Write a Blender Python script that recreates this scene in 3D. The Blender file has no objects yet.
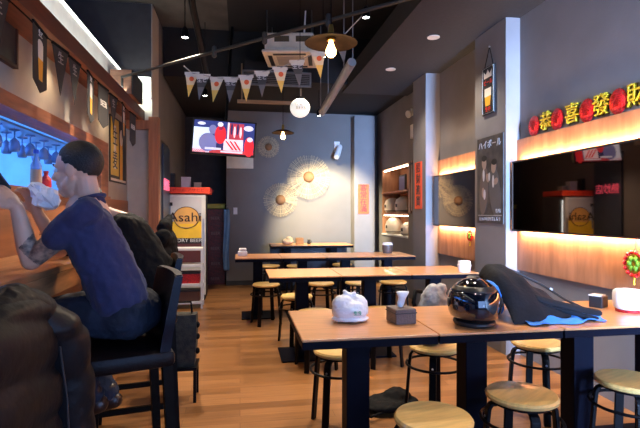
import bpy, bmesh, math, random
from mathutils import Vector, Matrix, Euler
random.seed(7)
SC = bpy.context.scene
COL = SC.collection
PI = math.pi
# ------------------------------------------------------------------ camera, world, daylight, exposure
F, CX, HY, YAW, H = 480.0, 320.0, 212.0, math.radians(9.46), 1.30
cam_d = bpy.data.cameras.new('camera'); cam = bpy.data.objects.new('camera', cam_d); COL.objects.link(cam)
cam.location = (0, 0, H); cam.rotation_euler = (PI/2, 0, -YAW)
cam_d.sensor_width = 36; cam_d.lens = 36*F/640; cam_d.shift_y = -2/640; cam_d.clip_start = .05
SC.camera = cam
SC.view_settings.view_transform = 'Standard'; SC.view_settings.look = 'None'
SC.view_settings.gamma = 1; SC.view_settings.exposure = 0.2
SC.view_settings.use_curve_mapping = False
W = bpy.data.worlds.new('world'); SC.world = W; W.use_nodes = True
W.node_tree.nodes['Background'].inputs[0].default_value = (.45, .62, 1, 1)
W.node_tree.nodes['Background'].inputs[1].default_value = 0.15

def light(name, kind, loc, energy, color, target=None, size=.1, size_y=None, spot=60, blend=.6):
    d = bpy.data.lights.new(name, kind); d.energy = energy; d.color = color
    if kind == 'AREA':
        d.size = size
        if size_y: d.shape = 'RECTANGLE'; d.size_y = size_y
    else: d.shadow_soft_size = size
    if kind == 'SPOT': d.spot_size = math.radians(spot); d.spot_blend = blend
    o = bpy.data.objects.new(name, d); COL.objects.link(o); o.location = loc
    if target is not None:
        o.rotation_euler = (Vector(target)-Vector(loc)).to_track_quat('-Z', 'Y').to_euler()
    return o
# daylight coming in through the glass shop front behind the camera
light('shopfront_daylight', 'AREA', (2.15, -1.85, 1.5), 250, (.34, .56, 1), (3.3, 3.2, 1.4), .6, 2.2)
bpy.data.objects['shopfront_daylight'].data.spread = math.radians(50)
light('shopfront_skylight', 'AREA', (1.3, -1.9, 1.5), 95, (.28, .48, 1), (1.7, 2.2, .8), 2.4, 2.2)

def aim_strip(o, d):
    """turn a strip light so that its long side runs along the room and it shines along d"""
    z = -Vector(d).normalized(); y = Vector((0, 1, 0)); x = y.cross(z)
    o.rotation_euler = Matrix((x, y, z)).transposed().to_euler()
def Q(u, v, d):
    """point seen at (u, v) at view depth d metres"""
    k = (u-CX)/F; h = (HY-v)/F
    fx, fy, rx, ry = math.sin(YAW), math.cos(YAW), math.cos(YAW), -math.sin(YAW)
    return Vector(((fx+k*rx)*d, (fy+k*ry)*d, H+h*d))

# ------------------------------------------------------------------ materials
MC = {}
def mat(name, col, rough=.5, metal=0, var=0, scale=8, bump=0, bscale=None, emit=0, coat=0, alpha=1, stretch=(1,1,1), col2=None, trans=0, spec=None, wave=False, sheen=0):
    if name in MC: return MC[name]
    m = bpy.data.materials.new(name); m.use_nodes = True; MC[name] = m
    nt = m.node_tree; b = nt.nodes['Principled BSDF']
    b.inputs['Base Color'].default_value = (*col, 1); b.inputs['Roughness'].default_value = rough
    b.inputs['Metallic'].default_value = metal; b.inputs['Coat Weight'].default_value = coat
    b.inputs['Alpha'].default_value = alpha; b.inputs['Transmission Weight'].default_value = trans
    b.inputs['Sheen Weight'].default_value = sheen
    if spec is not None: b.inputs['Specular IOR Level'].default_value = spec
    if emit: b.inputs['Emission Color'].default_value = (*col, 1); b.inputs['Emission Strength'].default_value = emit
    tc = nt.nodes.new('ShaderNodeTexCoord'); mp = nt.nodes.new('ShaderNodeMapping'); mp.inputs['Scale'].default_value = stretch
    nt.links.new(tc.outputs['Object'], mp.inputs[0])
    if not emit:
        n = nt.nodes.new('ShaderNodeTexNoise'); n.inputs['Scale'].default_value = scale; n.inputs['Detail'].default_value = 5
        nt.links.new(mp.outputs[0], n.inputs['Vector'])
        r = nt.nodes.new('ShaderNodeValToRGB'); v = var or .06
        c2 = col2 or tuple(min(1, c*(1+v)) for c in col); c1 = col if col2 else tuple(c*(1-v) for c in col)
        r.color_ramp.elements[0].position = .35; r.color_ramp.elements[1].position = .65
        r.color_ramp.elements[0].color = (*c1, 1); r.color_ramp.elements[1].color = (*c2, 1)
        nt.links.new(n.outputs['Fac'], r.inputs[0]); nt.links.new(r.outputs[0], b.inputs['Base Color'])
    if bump:
        n2 = nt.nodes.new('ShaderNodeTexNoise'); n2.inputs['Scale'].default_value = bscale or scale*4; n2.inputs['Detail'].default_value = 4
        nt.links.new(mp.outputs[0], n2.inputs['Vector'])
        bp = nt.nodes.new('ShaderNodeBump'); bp.inputs['Strength'].default_value = bump; bp.inputs['Distance'].default_value = .01
        nt.links.new(n2.outputs['Fac'], bp.inputs['Height']); nt.links.new(bp.outputs[0], b.inputs['Normal'])
    return m

def floor_mat():
    m = mat('floor_planks', (.3, .13, .05), .3)
    nt = m.node_tree; b = nt.nodes['Principled BSDF']
    tc = nt.nodes.new('ShaderNodeTexCoord')
    br = nt.nodes.new('ShaderNodeTexBrick'); br.inputs['Scale'].default_value = 1
    br.inputs['Brick Width'].default_value = .95; br.inputs['Row Height'].default_value = .1
    br.inputs['Mortar Size'].default_value = .0015; br.offset = .37; br.squash = 1
    br.inputs['Color1'].default_value = (.21, .092, .030, 1); br.inputs['Color2'].default_value = (.39, .18, .065, 1)
    br.inputs['Mortar'].default_value = (.12, .05, .02, 1); br.inputs['Bias'].default_value = -.1
    nt.links.new(tc.outputs['Object'], br.inputs['Vector'])
    mp = nt.nodes.new('ShaderNodeMapping'); mp.inputs['Scale'].default_value = (1.2, 14, 1); nt.links.new(tc.outputs['Object'], mp.inputs[0])
    n = nt.nodes.new('ShaderNodeTexNoise'); n.inputs['Scale'].default_value = 3; n.inputs['Detail'].default_value = 6
    nt.links.new(mp.outputs[0], n.inputs['Vector'])
    mx = nt.nodes.new('ShaderNodeMix'); mx.data_type = 'RGBA'; mx.blend_type = 'MULTIPLY'; mx.inputs[0].default_value = .6
    rp = nt.nodes.new('ShaderNodeValToRGB'); rp.color_ramp.elements[0].position = .3; rp.color_ramp.elements[1].position = .7
    rp.color_ramp.elements[0].color = (.6, .55, .5, 1)
    nt.links.new(n.outputs['Fac'], rp.inputs[0])
    nt.links.new(br.outputs['Color'], mx.inputs[6]); nt.links.new(rp.outputs[0], mx.inputs[7])
    nt.links.new(mx.outputs[2], b.inputs['Base Color'])
    return m

WALL = mat('grey_wall_paint', (.205, .198, .205), .8, var=.07, scale=2.5, bump=.08, bscale=60)
WALLB = mat('bluegrey_wall_paint', (.17, .162, .16), .8, var=.06, scale=2, bump=.06, bscale=60)
DARKW = mat('charcoal_wall_paint', (.045, .045, .052), .8, var=.1)
BLACKC = mat('black_ceiling_paint', (.008, .008, .009), .9)
SLAB = mat('dark_grey_ceiling_board', (.026, .030, .038), .85, var=.08, scale=30)
CONC = mat('bare_concrete', (.075, .072, .066), .9, var=.25, scale=3, bump=.2)
WHITE = mat('white_paint', (.72, .73, .70), .6)
CREAM = mat('cream_wall', (.50, .45, .37), .7, var=.05)
LAMIN = mat('beech_laminate', (.58, .27, .11), .3, var=.12, scale=5, stretch=(1, 12, 1), coat=.15)
BLACK = mat('black_lacquer', (.0025, .003, .008), .5, spec=.06)
BLACKM = mat('black_metal', (.003, .003, .004), .4, spec=.12)
SEATW = mat('pale_birch_seat', (.70, .45, .15), .35, var=.12, scale=6, stretch=(1, 8, 1), coat=.2)
PANEL = mat('brown_wood_panel', (.32, .155, .085), .5, var=.25, scale=4, stretch=(3, 3, .6))
BEAMW = mat('red_brown_wood', (.28, .095, .04), .45, var=.25, scale=5, stretch=(6, .8, 6))
BEAMD = mat('dark_and_shaded_red_wood', (.09, .025, .012), .5, var=.2, scale=5, stretch=(6, .8, 6))
COUNT = mat('counter_wood', (.46, .21, .09), .3, var=.2, scale=5, stretch=(8, 1, 8), coat=.2)
LEATH = mat('dark_brown_leather', (.007, .004, .004), .4, spec=.15, bump=.15, bscale=90)
LEGD = mat('dark_brown_legs', (.005, .003, .002), .5, spec=.08)
SKIN = mat('skin', (.66, .40, .28), .5, var=.06, scale=10)
HAIR = mat('black_hair', (.010, .008, .008), .55, bump=.6, bscale=150)
NAVY = mat('navy_cotton', (.026, .028, .085), .9, var=.15, scale=9, bump=.15, bscale=200, sheen=.1)
JEANS = mat('dark_denim', (.009, .013, .028), .85, var=.35, scale=12, bump=.2, bscale=200)
PUFF = mat('charcoal_puffer_nylon', (.006, .006, .0075), .45, var=.2, scale=6, bump=.35, bscale=26, spec=.2)
BLKCL = mat('black_cloth', (.0035, .0035, .004), .8, spec=.15, bump=.3, bscale=30)
PLASW = mat('white_plastic', (.78, .78, .80), .35)
PAPER = mat('white_tissue', (.82, .82, .84), .8, bump=.4, bscale=40)
RED = mat('red_paper', (.80, .035, .015), .6)
ORED = mat('orange_red_paper', (.95, .10, .02), .6)
YEL = mat('yellow_glitter', (.60, .46, .02), .5, var=.3, scale=60, bump=.8, bscale=120)
DRED = mat('red_glitter', (.55, .008, .012), .45, var=.4, scale=80, bump=.8, bscale=120)
BEER = mat('amber_beer_print', (.85, .42, .03), .5)
FOAM = mat('foam_print', (.85, .80, .70), .5)
INK = mat('black_print', (.012, .012, .014), .5)
STEEL = mat('brushed_steel', (.5, .5, .52), .3, metal=1)
STRAW = mat('straw_bamboo', (.50, .41, .28), .7)
HUB = mat('woven_rattan_brown', (.24, .12, .055), .7, bump=.8, bscale=60)
BRASS = mat('brass', (.6, .38, .10), .3, metal=1)

# ------------------------------------------------------------------ mesh builder
class MB:
    def __init__(s): s.bm = bmesh.new(); s.mi = 0
    def _new(s, faces):
        for f in faces: f.material_index = s.mi
    def box(s, c, d, rot=None, bev=0):
        r = bmesh.ops.create_cube(s.bm, size=1)
        M = Matrix.Translation(c) @ (Euler(rot).to_matrix().to_4x4() if rot else Matrix()) @ Matrix.Diagonal((*d, 1))
        bmesh.ops.transform(s.bm, matrix=M, verts=r['verts'])
        fs = {f for v in r['verts'] for f in v.link_faces}; s._new(fs)
        if bev:
            es = list({e for v in r['verts'] for e in v.link_edges})
            q = bmesh.ops.bevel(s.bm, geom=es, offset=bev, segments=2, affect='EDGES', profile=.5); s._new(q['faces'])
        return s
    def b2(s, x0, x1, y0, y1, z0, z1, bev=0):
        return s.box(((x0+x1)/2, (y0+y1)/2, (z0+z1)/2), (x1-x0, y1-y0, z1-z0), bev=bev)
    def rings(s, rings, cap=True, closed=False):
        vs = [[s.bm.verts.new(p) for p in r] for r in rings]; n = len(vs[0]); fs = []
        m = len(vs)
        for i in range(m if closed else m-1):
            a, b = vs[i], vs[(i+1) % m]
            for j in range(n):
                try: fs.append(s.bm.faces.new((a[j], a[(j+1) % n], b[(j+1) % n], b[j])))
                except ValueError: pass
        if cap and not closed:
            fs.append(s.bm.faces.new(list(reversed(vs[0])))); fs.append(s.bm.faces.new(vs[-1]))
        s._new(fs); return s
    def tube(s, pts, r, n=10, closed=False):
        pts = [Vector(p) for p in pts]; rs = r if isinstance(r, (list, tuple)) else [r]*len(pts); out = []; up = None
        m = len(pts)
        for i, p in enumerate(pts):
            if closed: t = pts[(i+1) % m]-pts[i-1]
            else: t = pts[min(i+1, m-1)]-pts[max(i-1, 0)]
            t.normalize()
            if up is None: up = Vector((0, 0, 1)) if abs(t.z) < .9 else Vector((1, 0, 0))
            a = t.cross(up).normalized(); b = a.cross(t).normalized(); up = b
            out.append([p+(a*math.cos(k*2*PI/n)+b*math.sin(k*2*PI/n))*rs[i] for k in range(n)])
        return s.rings(out, closed=closed)
    def lathe(s, prof, c=(0, 0, 0), n=32, axis='z', rot=None):
        c = Vector(c); R = Euler(rot).to_matrix() if rot else Matrix.Identity(3)
        return s.rings([[c+R @ Vector((max(r, .0004)*math.cos(k*2*PI/n), max(r, .0004)*math.sin(k*2*PI/n), z)) for k in range(n)] for r, z in prof])
    def poly(s, pts, ex=None):
        """polygon, extruded by vector ex"""
        pts = [Vector(p) for p in pts]
        a = [s.bm.verts.new(p) for p in pts]; fs = []
        if ex is None: fs.append(s.bm.faces.new(a))
        else:
            ex = Vector(ex); b = [s.bm.verts.new(p+ex) for p in pts]
            fs.append(s.bm.faces.new(a)); fs.append(s.bm.faces.new(list(reversed(b)))); n = len(a)
            for i in range(n): fs.append(s.bm.faces.new((a[i], b[i], b[(i+1) % n], a[(i+1) % n])))
        s._new(fs); return s
    def ell(s, c, rad, rot=None, n=16):
        R = rot if isinstance(rot, Matrix) else (Euler(rot).to_matrix() if rot else Matrix.Identity(3))
        if isinstance(rad, (int, float)): rad = (rad,)*3
        c = Vector(c); out = []
        for i in range(n+1):
            ph = PI*min(max(i/n, .012), .988); sp, cp = math.sin(ph), math.cos(ph)
            out.append([c+R @ Vector((rad[0]*sp*math.cos(k*PI/n), rad[1]*sp*math.sin(k*PI/n), rad[2]*cp)) for k in range(2*n)])
        return s.rings(out)
    def cap(s, p0, r0, p1, r1, n=14):
        """tapered capsule"""
        p0, p1 = Vector(p0), Vector(p1); t = p1-p0; L = t.length; t.normalize()
        up = Vector((0, 0, 1)) if abs(t.z) < .9 else Vector((1, 0, 0)); a = t.cross(up).normalized(); b = a.cross(t)
        out = []
        for i in range(1, 5):
            th = i*PI/2/4; out.append((p0-t*r0*math.cos(th), r0*math.sin(th)))
        for i in range(4, 0, -1):
            th = i*PI/2/4; out.append((p1+t*r1*math.cos(th), r1*math.sin(th)))
        return s.rings([[c+(a*math.cos(k*2*PI/n)+b*math.sin(k*2*PI/n))*r for k in range(n)] for c, r in out])
    def chain(s, pts):
        for (p, r), (q, t) in zip(pts, pts[1:]): s.cap(p, r, q, t)
        return s
    def build(s, name, mats, parent=None, smooth=False, remesh=0, smooth_it=0, sub=0, solid=0, disp=None):
        bmesh.ops.recalc_face_normals(s.bm, faces=s.bm.faces)
        me = bpy.data.meshes.new(name); s.bm.to_mesh(me); s.bm.free()
        mats = mats if isinstance(mats, (list, tuple)) else [mats]
        for m in mats: me.materials.append(m)
        o = bpy.data.objects.new(name, me); COL.objects.link(o)
        if remesh:
            md = o.modifiers.new('r', 'REMESH'); md.mode = 'VOXEL'; md.voxel_size = remesh
        if smooth_it:
            md = o.modifiers.new('s', 'SMOOTH'); md.factor = .5; md.iterations = smooth_it
        if disp:
            st, sc = disp; tx = bpy.data.textures.new('folds', 'CLOUDS'); tx.noise_scale = sc; tx.noise_depth = 2
            md = o.modifiers.new('d', 'DISPLACE'); md.texture = tx; md.strength = st; md.texture_coords = 'LOCAL'
        if solid:
            md = o.modifiers.new('so', 'SOLIDIFY'); md.thickness = solid
        if sub:
            md = o.modifiers.new('sb', 'SUBSURF'); md.levels = sub; md.render_levels = sub
        if o.modifiers:
            bpy.context.view_layer.update()
            me2 = bpy.data.meshes.new_from_object(o.evaluated_get(bpy.context.evaluated_depsgraph_get()))
            o.modifiers.clear(); o.data = me2; me2.name = name
        if smooth:
            o.data.polygons.foreach_set('use_smooth', [True]*len(o.data.polygons))
            if smooth == 'auto':
                o.data.set_sharp_from_angle(angle=math.radians(40))
        if parent is not None: o.parent = parent
        return o

def tag(o, label=None, cat=None, group=None, kind=None):
    if label: o['label'] = label
    if cat: o['category'] = cat
    if group: o['group'] = group
    if kind: o['kind'] = kind
    return o
def thing(name, label, cat, loc=(0, 0, 0), rz=0, group=None):
    o = bpy.data.objects.new(name, None); COL.objects.link(o); o.location = loc; o.rotation_euler = (0, 0, rz)
    o.empty_display_size = .05
    return tag(o, label, cat, group)
def copy_tree(o, loc=None, rz=None, label=None, group=None, parent=None):
    c = o.copy(); COL.objects.link(c); c.parent = parent
    if loc is not None: c.location = loc
    if rz is not None: c.rotation_euler = (0, 0, rz)
    if label: c['label'] = label
    if group: c['group'] = group
    for ch in list(o.children): copy_tree(ch, parent=c)
    return c
def struct(name, mb, m, smooth=False):
    return tag(mb.build(name, m, smooth=smooth), kind='structure')
def text_into(mb, s, M, size=1, ex=.002, align='CENTER'):
    """lettering as mesh added to mb; M places the text's local XY plane"""
    cu = bpy.data.curves.new('t', 'FONT'); cu.body = s; cu.size = size; cu.align_x = align; cu.align_y = 'CENTER'; cu.extrude = ex
    cu.resolution_u = 3
    o = bpy.data.objects.new('t', cu); COL.objects.link(o); bpy.context.view_layer.update()
    me = bpy.data.meshes.new_from_object(o.evaluated_get(bpy.context.evaluated_depsgraph_get()))
    n0 = len(mb.bm.verts); f0 = len(mb.bm.faces); mb.bm.from_mesh(me); mb.bm.verts.ensure_lookup_table(); mb.bm.faces.ensure_lookup_table()
    for v in mb.bm.verts[n0:]: v.co = M @ v.co
    for f in mb.bm.faces[f0:]: f.material_index = mb.mi
    bpy.data.objects.remove(o); bpy.data.meshes.remove(me); bpy.data.curves.remove(cu)
def frame(o, x, y):
    """matrix with origin o and local x, y axes"""
    x = Vector(x).normalized(); y = Vector(y).normalized(); z = x.cross(y)
    M = Matrix((x, y, z)).transposed().to_4x4(); M.translation = Vector(o); return M

# ------------------------------------------------------------------ the room
XR, YB, XL = 2.52, 8.66, -1.30
FLM = floor_mat()
struct('floor', MB().b2(-3.3, 2.9, -2.0, 9.6, -.1, 0), FLM)
# right wall with the lit niche cut out
NY0, NY1, NZ0, NZ1 = 6.95, 8.32, .90, 2.06
w = MB(); w.b2(XR, XR+.4, -2, NY0, 0, 4.0).b2(XR, XR+.4, NY1, 9.6, 0, 4.0).b2(XR, XR+.4, NY0, NY1, 0, NZ0).b2(XR, XR+.4, NY0, NY1, NZ1, 4.0)
struct('wall_right', w, WALL)
struct('wall_back', MB().b2(-.24, XR+.4, YB, YB+.9, 0, 3.10), WALLB)
struct('wall_back_alcove', MB().b2(-1.5, -.24, 9.35, 9.55, 0, 3.10), DARKW)
struct('trim_9', MB().b2(-.24, 2.2, YB-.015, YB, 0, .08), DARKW)
# back-right boxed pilaster
struct('pillar', MB().b2(2.02, 2.40, YB-.28, YB, 0, 3.03, bev=.01), WALL)
# square columns on the right wall
struct('column', MB().b2(2.38, XR, 4.02, 4.60, 0, 3.07), WALL)
struct('column', MB().b2(2.33, XR, 5.80, 6.25, 0, 3.07), WALL)
# ceilings
struct('ceiling', MB().b2(-3.3, -.15, -2, 9.6, 3.75, 3.85), CONC)
struct('ceiling', MB().b2(-.15, XR+.4, -2, 6.6, 3.75, 3.85), BLACKC)
struct('ceiling', MB().b2(-1.0, XR+.4, 6.6, 9.6, 3.10, 3.75), BLACKC)
struct('ceiling_soffit', MB().b2(1.50, XR, -2, 7.0, 3.07, 3.30), SLAB)
# left wall: opening to the kitchen, pier, step
OZ0, OZ1, OY1 = 1.45, 1.90, 4.72
w = MB(); w.b2(XL-.12, XL, -2, 5.9, 0, OZ0).b2(XL-.12, XL, OY1, 5.9, OZ0, OZ1).b2(XL-.12, XL, -2, 5.9, OZ1, 2.62)
struct('wall_left', w, CREAM)
w = MB(); w.b2(-2.4, -1.02, 5.9, 6.35, 0, 3.75); struct('wall_left_return', w, CREAM)
w = MB(); w.b2(-1.5, -1.02, 6.35, 6.55, 0, 3.75).b2(-1.5, -1.02, 6.55, 9.6, 2.25, 3.75).b2(-1.5, -1.02, 7.15, 9.6, 0, 2.25).b2(-1.5, -1.3, 6.55, 7.15, 0, 2.25); struct('wall_left_rear', w, WALLB)
struct('wall_left_upper', MB().b2(-2.4, -2.2, -2, 6.0, 2.6, 3.75), BLACKC)
# wood cladding below the opening
CLADW = mat('orange_wood_cladding', (.36, .14, .055), .45, var=.2, scale=2.5, stretch=(6, .6, 6))
struct('trim_1', MB().b2(XL, XL+.015, -.5, 5.88, 0, OZ0-.02), CLADW)
# opening frame
w = MB(); w.b2(XL-.13, XL+.03, -.5, OY1+.25, OZ1-.015, OZ1+.07).b2(XL-.13, XL+.03, OY1, OY1+.25, OZ0, OZ1-.015).b2(XL-.13, XL+.05, -.5, OY1+.25, OZ0-.04, OZ0)
struct('trim_2', w, BEAMW)
# beam along the left
w = MB(); w.mi = 0; w.b2(XL-.02, -1.10, -1, 5.88, 2.36, 2.48, bev=.004)
w.bm.faces.ensure_lookup_table()
for f in w.bm.faces:
    if f.calc_center_median().z > 2.361: f.material_index = 1  # beam's shaded side coloured darker, its lit underside left lighter
struct('ceiling_beam', w, [BEAMW, BEAMD])
struct('trim_6', MB().b2(-2.4, -1.03, 5.88, 5.899, 2.88, 3.74), DARKW)  # added dark board, stands in for shade on the upper step wall
# orange wooden door post and header at the step
POSTW = mat('orange_wood_post', (.42, .17, .07), .45, var=.2, scale=4, stretch=(8, 8, .5))
struct('trim_3', MB().b2(-1.04, -.93, 5.78, 5.9, 0, 2.40).b2(-1.29, -1.04, 5.80, 5.9, 2.26, 2.36), POSTW)
struct('wall_left_pier', MB().b2(-1.05, -1.01, 5.9, 6.34, 0, 2.3), WALLB)
# white lit fascia of the left cove
w = MB(); w.b2(XL-.9, XL, -2, 5.86, 2.60, 2.86).b2(XL, -1.02, 5.83, 5.9, 2.62, 2.86); struct('ceiling_cove', w, WHITE)
LEDC = mat('cool_led_strip', (.95, 1, .93), emit=3)
tag(MB().b2(XL+.001, XL+.013, -1.5, 5.80, 2.846, 2.864).build('led_strip', LEDC), 'long white led strip along the top edge of the left cove', 'light strip')
tag(MB().b2(XL+.02, -1.03, 5.815, 5.829, 2.846, 2.864).build('led_strip', LEDC), 'short white led strip across the end of the left cove', 'light strip')
# front wall with glazed shop front behind the camera
w = MB(); w.b2(-3.3, -.3, -2.1, -2, 0, 3.8).b2(-.3, 2.7, -2.1, -2, 2.7, 3.8).b2(-.3, 2.7, -2.1, -2, 0, .25); struct('wall_front', w, DARKW)
w = MB()
for x in (-.27, .72, 1.7, 2.49): w.b2(x-.03, x+.03, -2.09, -2.02, .25, 2.7)
w.b2(-.3, 2.52, -2.09, -2.02, 2.62, 2.7); struct('window_1', w, BLACKM)
light('cove_led', 'AREA', (-1.13, 2.4, 2.50), 13, (.93, 1, .92), (-1.3, 2.4, 2.72), .04, 6.6)
aim_strip(bpy.data.objects['cove_led'], (-.17, 0, .22))
light('cove_led', 'AREA', (-1.15, 5.6, 2.52), 3, (.93, 1, .92), (-1.15, 5.83, 2.8), .2, .04)
# kitchen behind the opening
KB = mat('kitchen_blue_tile', (.42, .62, .85), .35, var=.1, scale=4)
struct('kitchen_wall', MB().b2(-3.3, -3.2, -2, 5.9, 0, 2.6).b2(-3.2, -1.42, 5.7, 5.9, 0, 2.6), KB)
struct('kitchen_ceiling', MB().b2(-3.3, -1.42, -2, 5.9, 2.55, 2.6), WHITE)
light('kitchen_tube', 'AREA', (-2.35, 3.0, 2.5), 190, (.14, .40, 1), (-3.2, 3.0, .6), .3, 3.6)
aim_strip(bpy.data.objects['kitchen_tube'], (-.6, 0, -1))

# baseboard-like black plinth under the tables at the back
# wood panels and mirrors on the right wall
def bay(y0, y1, my0, my1, n):
    struct('trim_%d' % n, MB().b2(XR-.03, XR, y0, y1, .775, 1.955), PANEL)
    m = thing('wall_mirror', None, 'mirror', (2.42, (my0+my1)/2, 1.435))
    hy = (my1-my0)/2
    MB().b2(-.004, 0, -hy+.012, hy-.012, -.29, .305).build('mirror_glass', mat('dark_tinted_mirror', (.23, .17, .14), .03, metal=1, var=.001), m)
    b = MB(); b.b2(0, .02, -hy, hy, -.305, .32).b2(.02, .07, -hy+.08, hy-.08, -.25, .26); b.build('backing_board', INK, m)
    LW = mat('warm_led_strip', (1, .66, .34), emit=14)
    b = MB(); b.b2(.035, .045, -hy+.03, hy-.03, .262, .272).build('led_strip', LW, m)
    b = MB(); b.b2(.035, .045, -hy+.03, hy-.03, -.262, -.252).build('led_strip', LW, m)
    for zz, tz in ((.31, 1), (-.295, -1)):
        a = light('mirror_glow', 'AREA', (2.46, (my0+my1)/2, 1.435+zz), 17*(my1-my0), (1, .60, .32), None, my1-my0-.1, .03)
        a.data.size = .03; a.data.size_y = my1-my0-.1
        aim_strip(a, (1, 0, tz*.75))
    return m
m1 = bay(.2, 4.02, .3, 3.99, 4); m1['label'] = 'long dark tinted mirror with warm glow, on wall right of the beer poster column'
m2 = bay(4.6, 5.80, 4.60, 5.77, 5); m2['label'] = 'short dark mirror with warm glow between the two grey columns'

# niche shelf unit
t = thing('wall_niche', 'wooden lined niche with two shelves of helmets in the right wall', 'shelf', (XR, (NY0+NY1)/2, NZ0))
hw = (NY1-NY0)/2; hh = NZ1-NZ0
w = MB(); w.b2(.33, .36, -hw, hw, 0, hh).b2(0, .34, -hw, -hw+.02, 0, hh).b2(0, .34, hw-.02, hw, 0, hh).b2(0, .34, -hw, hw, hh-.02, hh); w.build('lining', PANEL, t)
for z in (0.0, .36, .72): MB().b2(-.02, .33, -hw+.02, hw-.02, z, z+.025).build('shelf', PANEL if z else WHITE, t)
for z in (hh-.045, .335):
    MB().b2(.02, .05, -hw+.05, hw-.05, z, z+.012).build('led_strip', mat('niche_led', (1, .8, .55), emit=16), t)

# ------------------------------------------------------------------ lamps that hang in the room
def downlight(x, y, e, label, z=3.07, pw=75):
    t = thing('recessed_downlight', label, 'ceiling light', (x, y, z), group='recessed spots in the ceiling soffit')
    MB().lathe([(.045, -.001), (.062, -.001), (.062, -.008), (.045, -.006)], n=24).build('trim_ring', WHITE, t)
    MB().lathe([(.0, -.002), (.044, -.002), (.044, -.005), (0, -.005)], n=20).build('bulb', mat('downlight_bulb', (1, .95, .88), emit=30), t)
    light('downlight_lamp', 'SPOT', (x, y, z-.03), pw, (1, .84, .66), (x-.1, y-.15, 0), .04, spot=110, blend=.8)
downlight(1.93, 4.60, 1, 'round recessed downlight in the grey soffit, the nearer of two')
downlight(1.84, 5.72, 1, 'round recessed downlight in the grey soffit, the farther of two')
downlight(1.6, 3.1, 1, 'round recessed downlight in the grey soffit above the nearest tables', pw=95)
downlight(1.62, 1.75, 1, 'added unseen downlight in the grey soffit over the helmet table', pw=85)  # added lamp out of view, brightens the near stools

def hanging_spot(p, tgt, e, label, top=3.75, spot=75, col=(1, .83, .64)):
    t = thing('hanging_spotlight', label, 'spotlight', tuple(p), group='small hanging spotlights')
    MB().tube([(0, 0, .07), (0, 0, top-p[2])], .005, 6).build('cord', BLACKM, t)
    b = MB(); b.lathe([(.012, .10), (.03, .075), (.036, 0), (.030, .001), (.026, .04), (.0, .05)], n=20); b.build('lamp_shade', BLACKM, t, smooth='auto')
    MB().lathe([(0, .012), (.027, .012), (.027, .006), (0, .004)], n=16).build('bulb', mat('spot_bulb', (1, .95, .88), emit=25), t)
    light('spot_lamp', 'SPOT', (p[0], p[1], p[2]-.02), e, col, tgt, .04, spot=spot, blend=.7)
hanging_spot(Q(185, 38, 4.3), (-.6, 3.6, 0), 260, 'small black spotlight hanging on a long cord left of the air conditioner', spot=95)
hanging_spot(Q(205, 96, 6.2), (-.2, 6.6, 0), 200, 'small spotlight hanging low above the string of pennants by the screen', top=3.75, spot=80)
hanging_spot(Q(366, 18, 4.0), (.75, 3.2, .5), 170, 'small black spotlight hanging beside the grey soffit edge', spot=100)
hanging_spot((.9, 5.2, 3.0), (.6, 5.3, .5), 150, 'small spotlight hanging behind the air conditioner casing', spot=90)

hanging_spot((1.15, 7.0, 2.72), (1.66, 8.66, 1.0), 900, 'small spotlight under the low black ceiling aimed at the straw fans', top=3.10, spot=62, col=(1, .84, .52))
BULBG = mat('warm_filament_bulb', (1, .62, .22), emit=14)
BULBH = mat('hot_filament', (1, .78, .42), emit=45)
SHADE = mat('rusty_brown_shade', (.014, .008, .006), .7, var=.3, scale=14, spec=.1)
def pendant(p, R, label, top=3.75, e=25, tilt=0):
    t = thing('pendant_lamp', label, 'pendant lamp', tuple(p)); z0 = .07
    MB().tube([(0, 0, z0+.10), (0, 0, top-p[2])], .004, 6).build('cord', BLACKM, t)
    MB().lathe([(0, z0+.10), (.012, z0+.10), (.018, z0+.07), (.018, z0+.02), (.026, z0+.015), (.026, z0), (0, z0)], n=20).build('socket', BRASS, t, smooth='auto')
    pr = [(.022, z0+.024), (R*.5, z0+.022), (R, z0-.012), (R, z0-.016), (R*.5, z0+.016), (.022, z0+.018)]
    b = MB(); n = 40
    b.rings([[(r*math.cos(k*2*PI/n), r*math.sin(k*2*PI/n), z) for k in range(n)] for r, z in pr], cap=False, closed=True); b.build('lamp_shade', SHADE, t, smooth='auto')
    MB().lathe([(.012, z0), (.016, z0-.02), (.033, z0-.062), (.031, z0-.085), (.018, z0-.10), (0, z0-.106)], n=20).build('bulb', BULBG, t, smooth=True)
    light('pendant_glow', 'POINT', (p[0], p[1], p[2]-.14), e, (1, .62, .30), size=.05)
pendant(Q(331, 52, 3.0), .165, 'wide brown disc pendant lamp with glowing bulb, the nearer one', e=6)
pendant(Q(283, 137, 6.6), .155, 'small brown disc pendant lamp in front of the grey back wall', e=6)

# white globe lamp with writing
c = Q(300, 108, 5.4); R = .112
t = thing('globe_lamp', 'round white glass globe lamp with writing hanging near the back', 'globe lamp', tuple(c))
MB().ell((0, 0, 0), (R, R, R*.95), n=20).build('globe', mat('milky_globe', (.95, .93, .85), emit=.65), t, smooth=True)
MB().lathe([(0, R*.9), (.05, R*.86), (.05, R*1.08), (.01, R*1.15), (0, R*1.15)], n=20).build('cap', BLACKM, t)
MB().tube([(0, 0, R*1.1), (0, 0, 3.75-c.z)], .004, 6).build('cord', BLACKM, t)
b = MB()
for dz, s in ((.03, '居酒屋'), (-.02, 'BEER')):
    text_into(b, s, frame((-.0, -R*1.01, dz), (1, 0, 0), (0, 0, 1)), .055, .003)
b.build('writing', mat('grey_print', (.25, .22, .2), .6), t)

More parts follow.
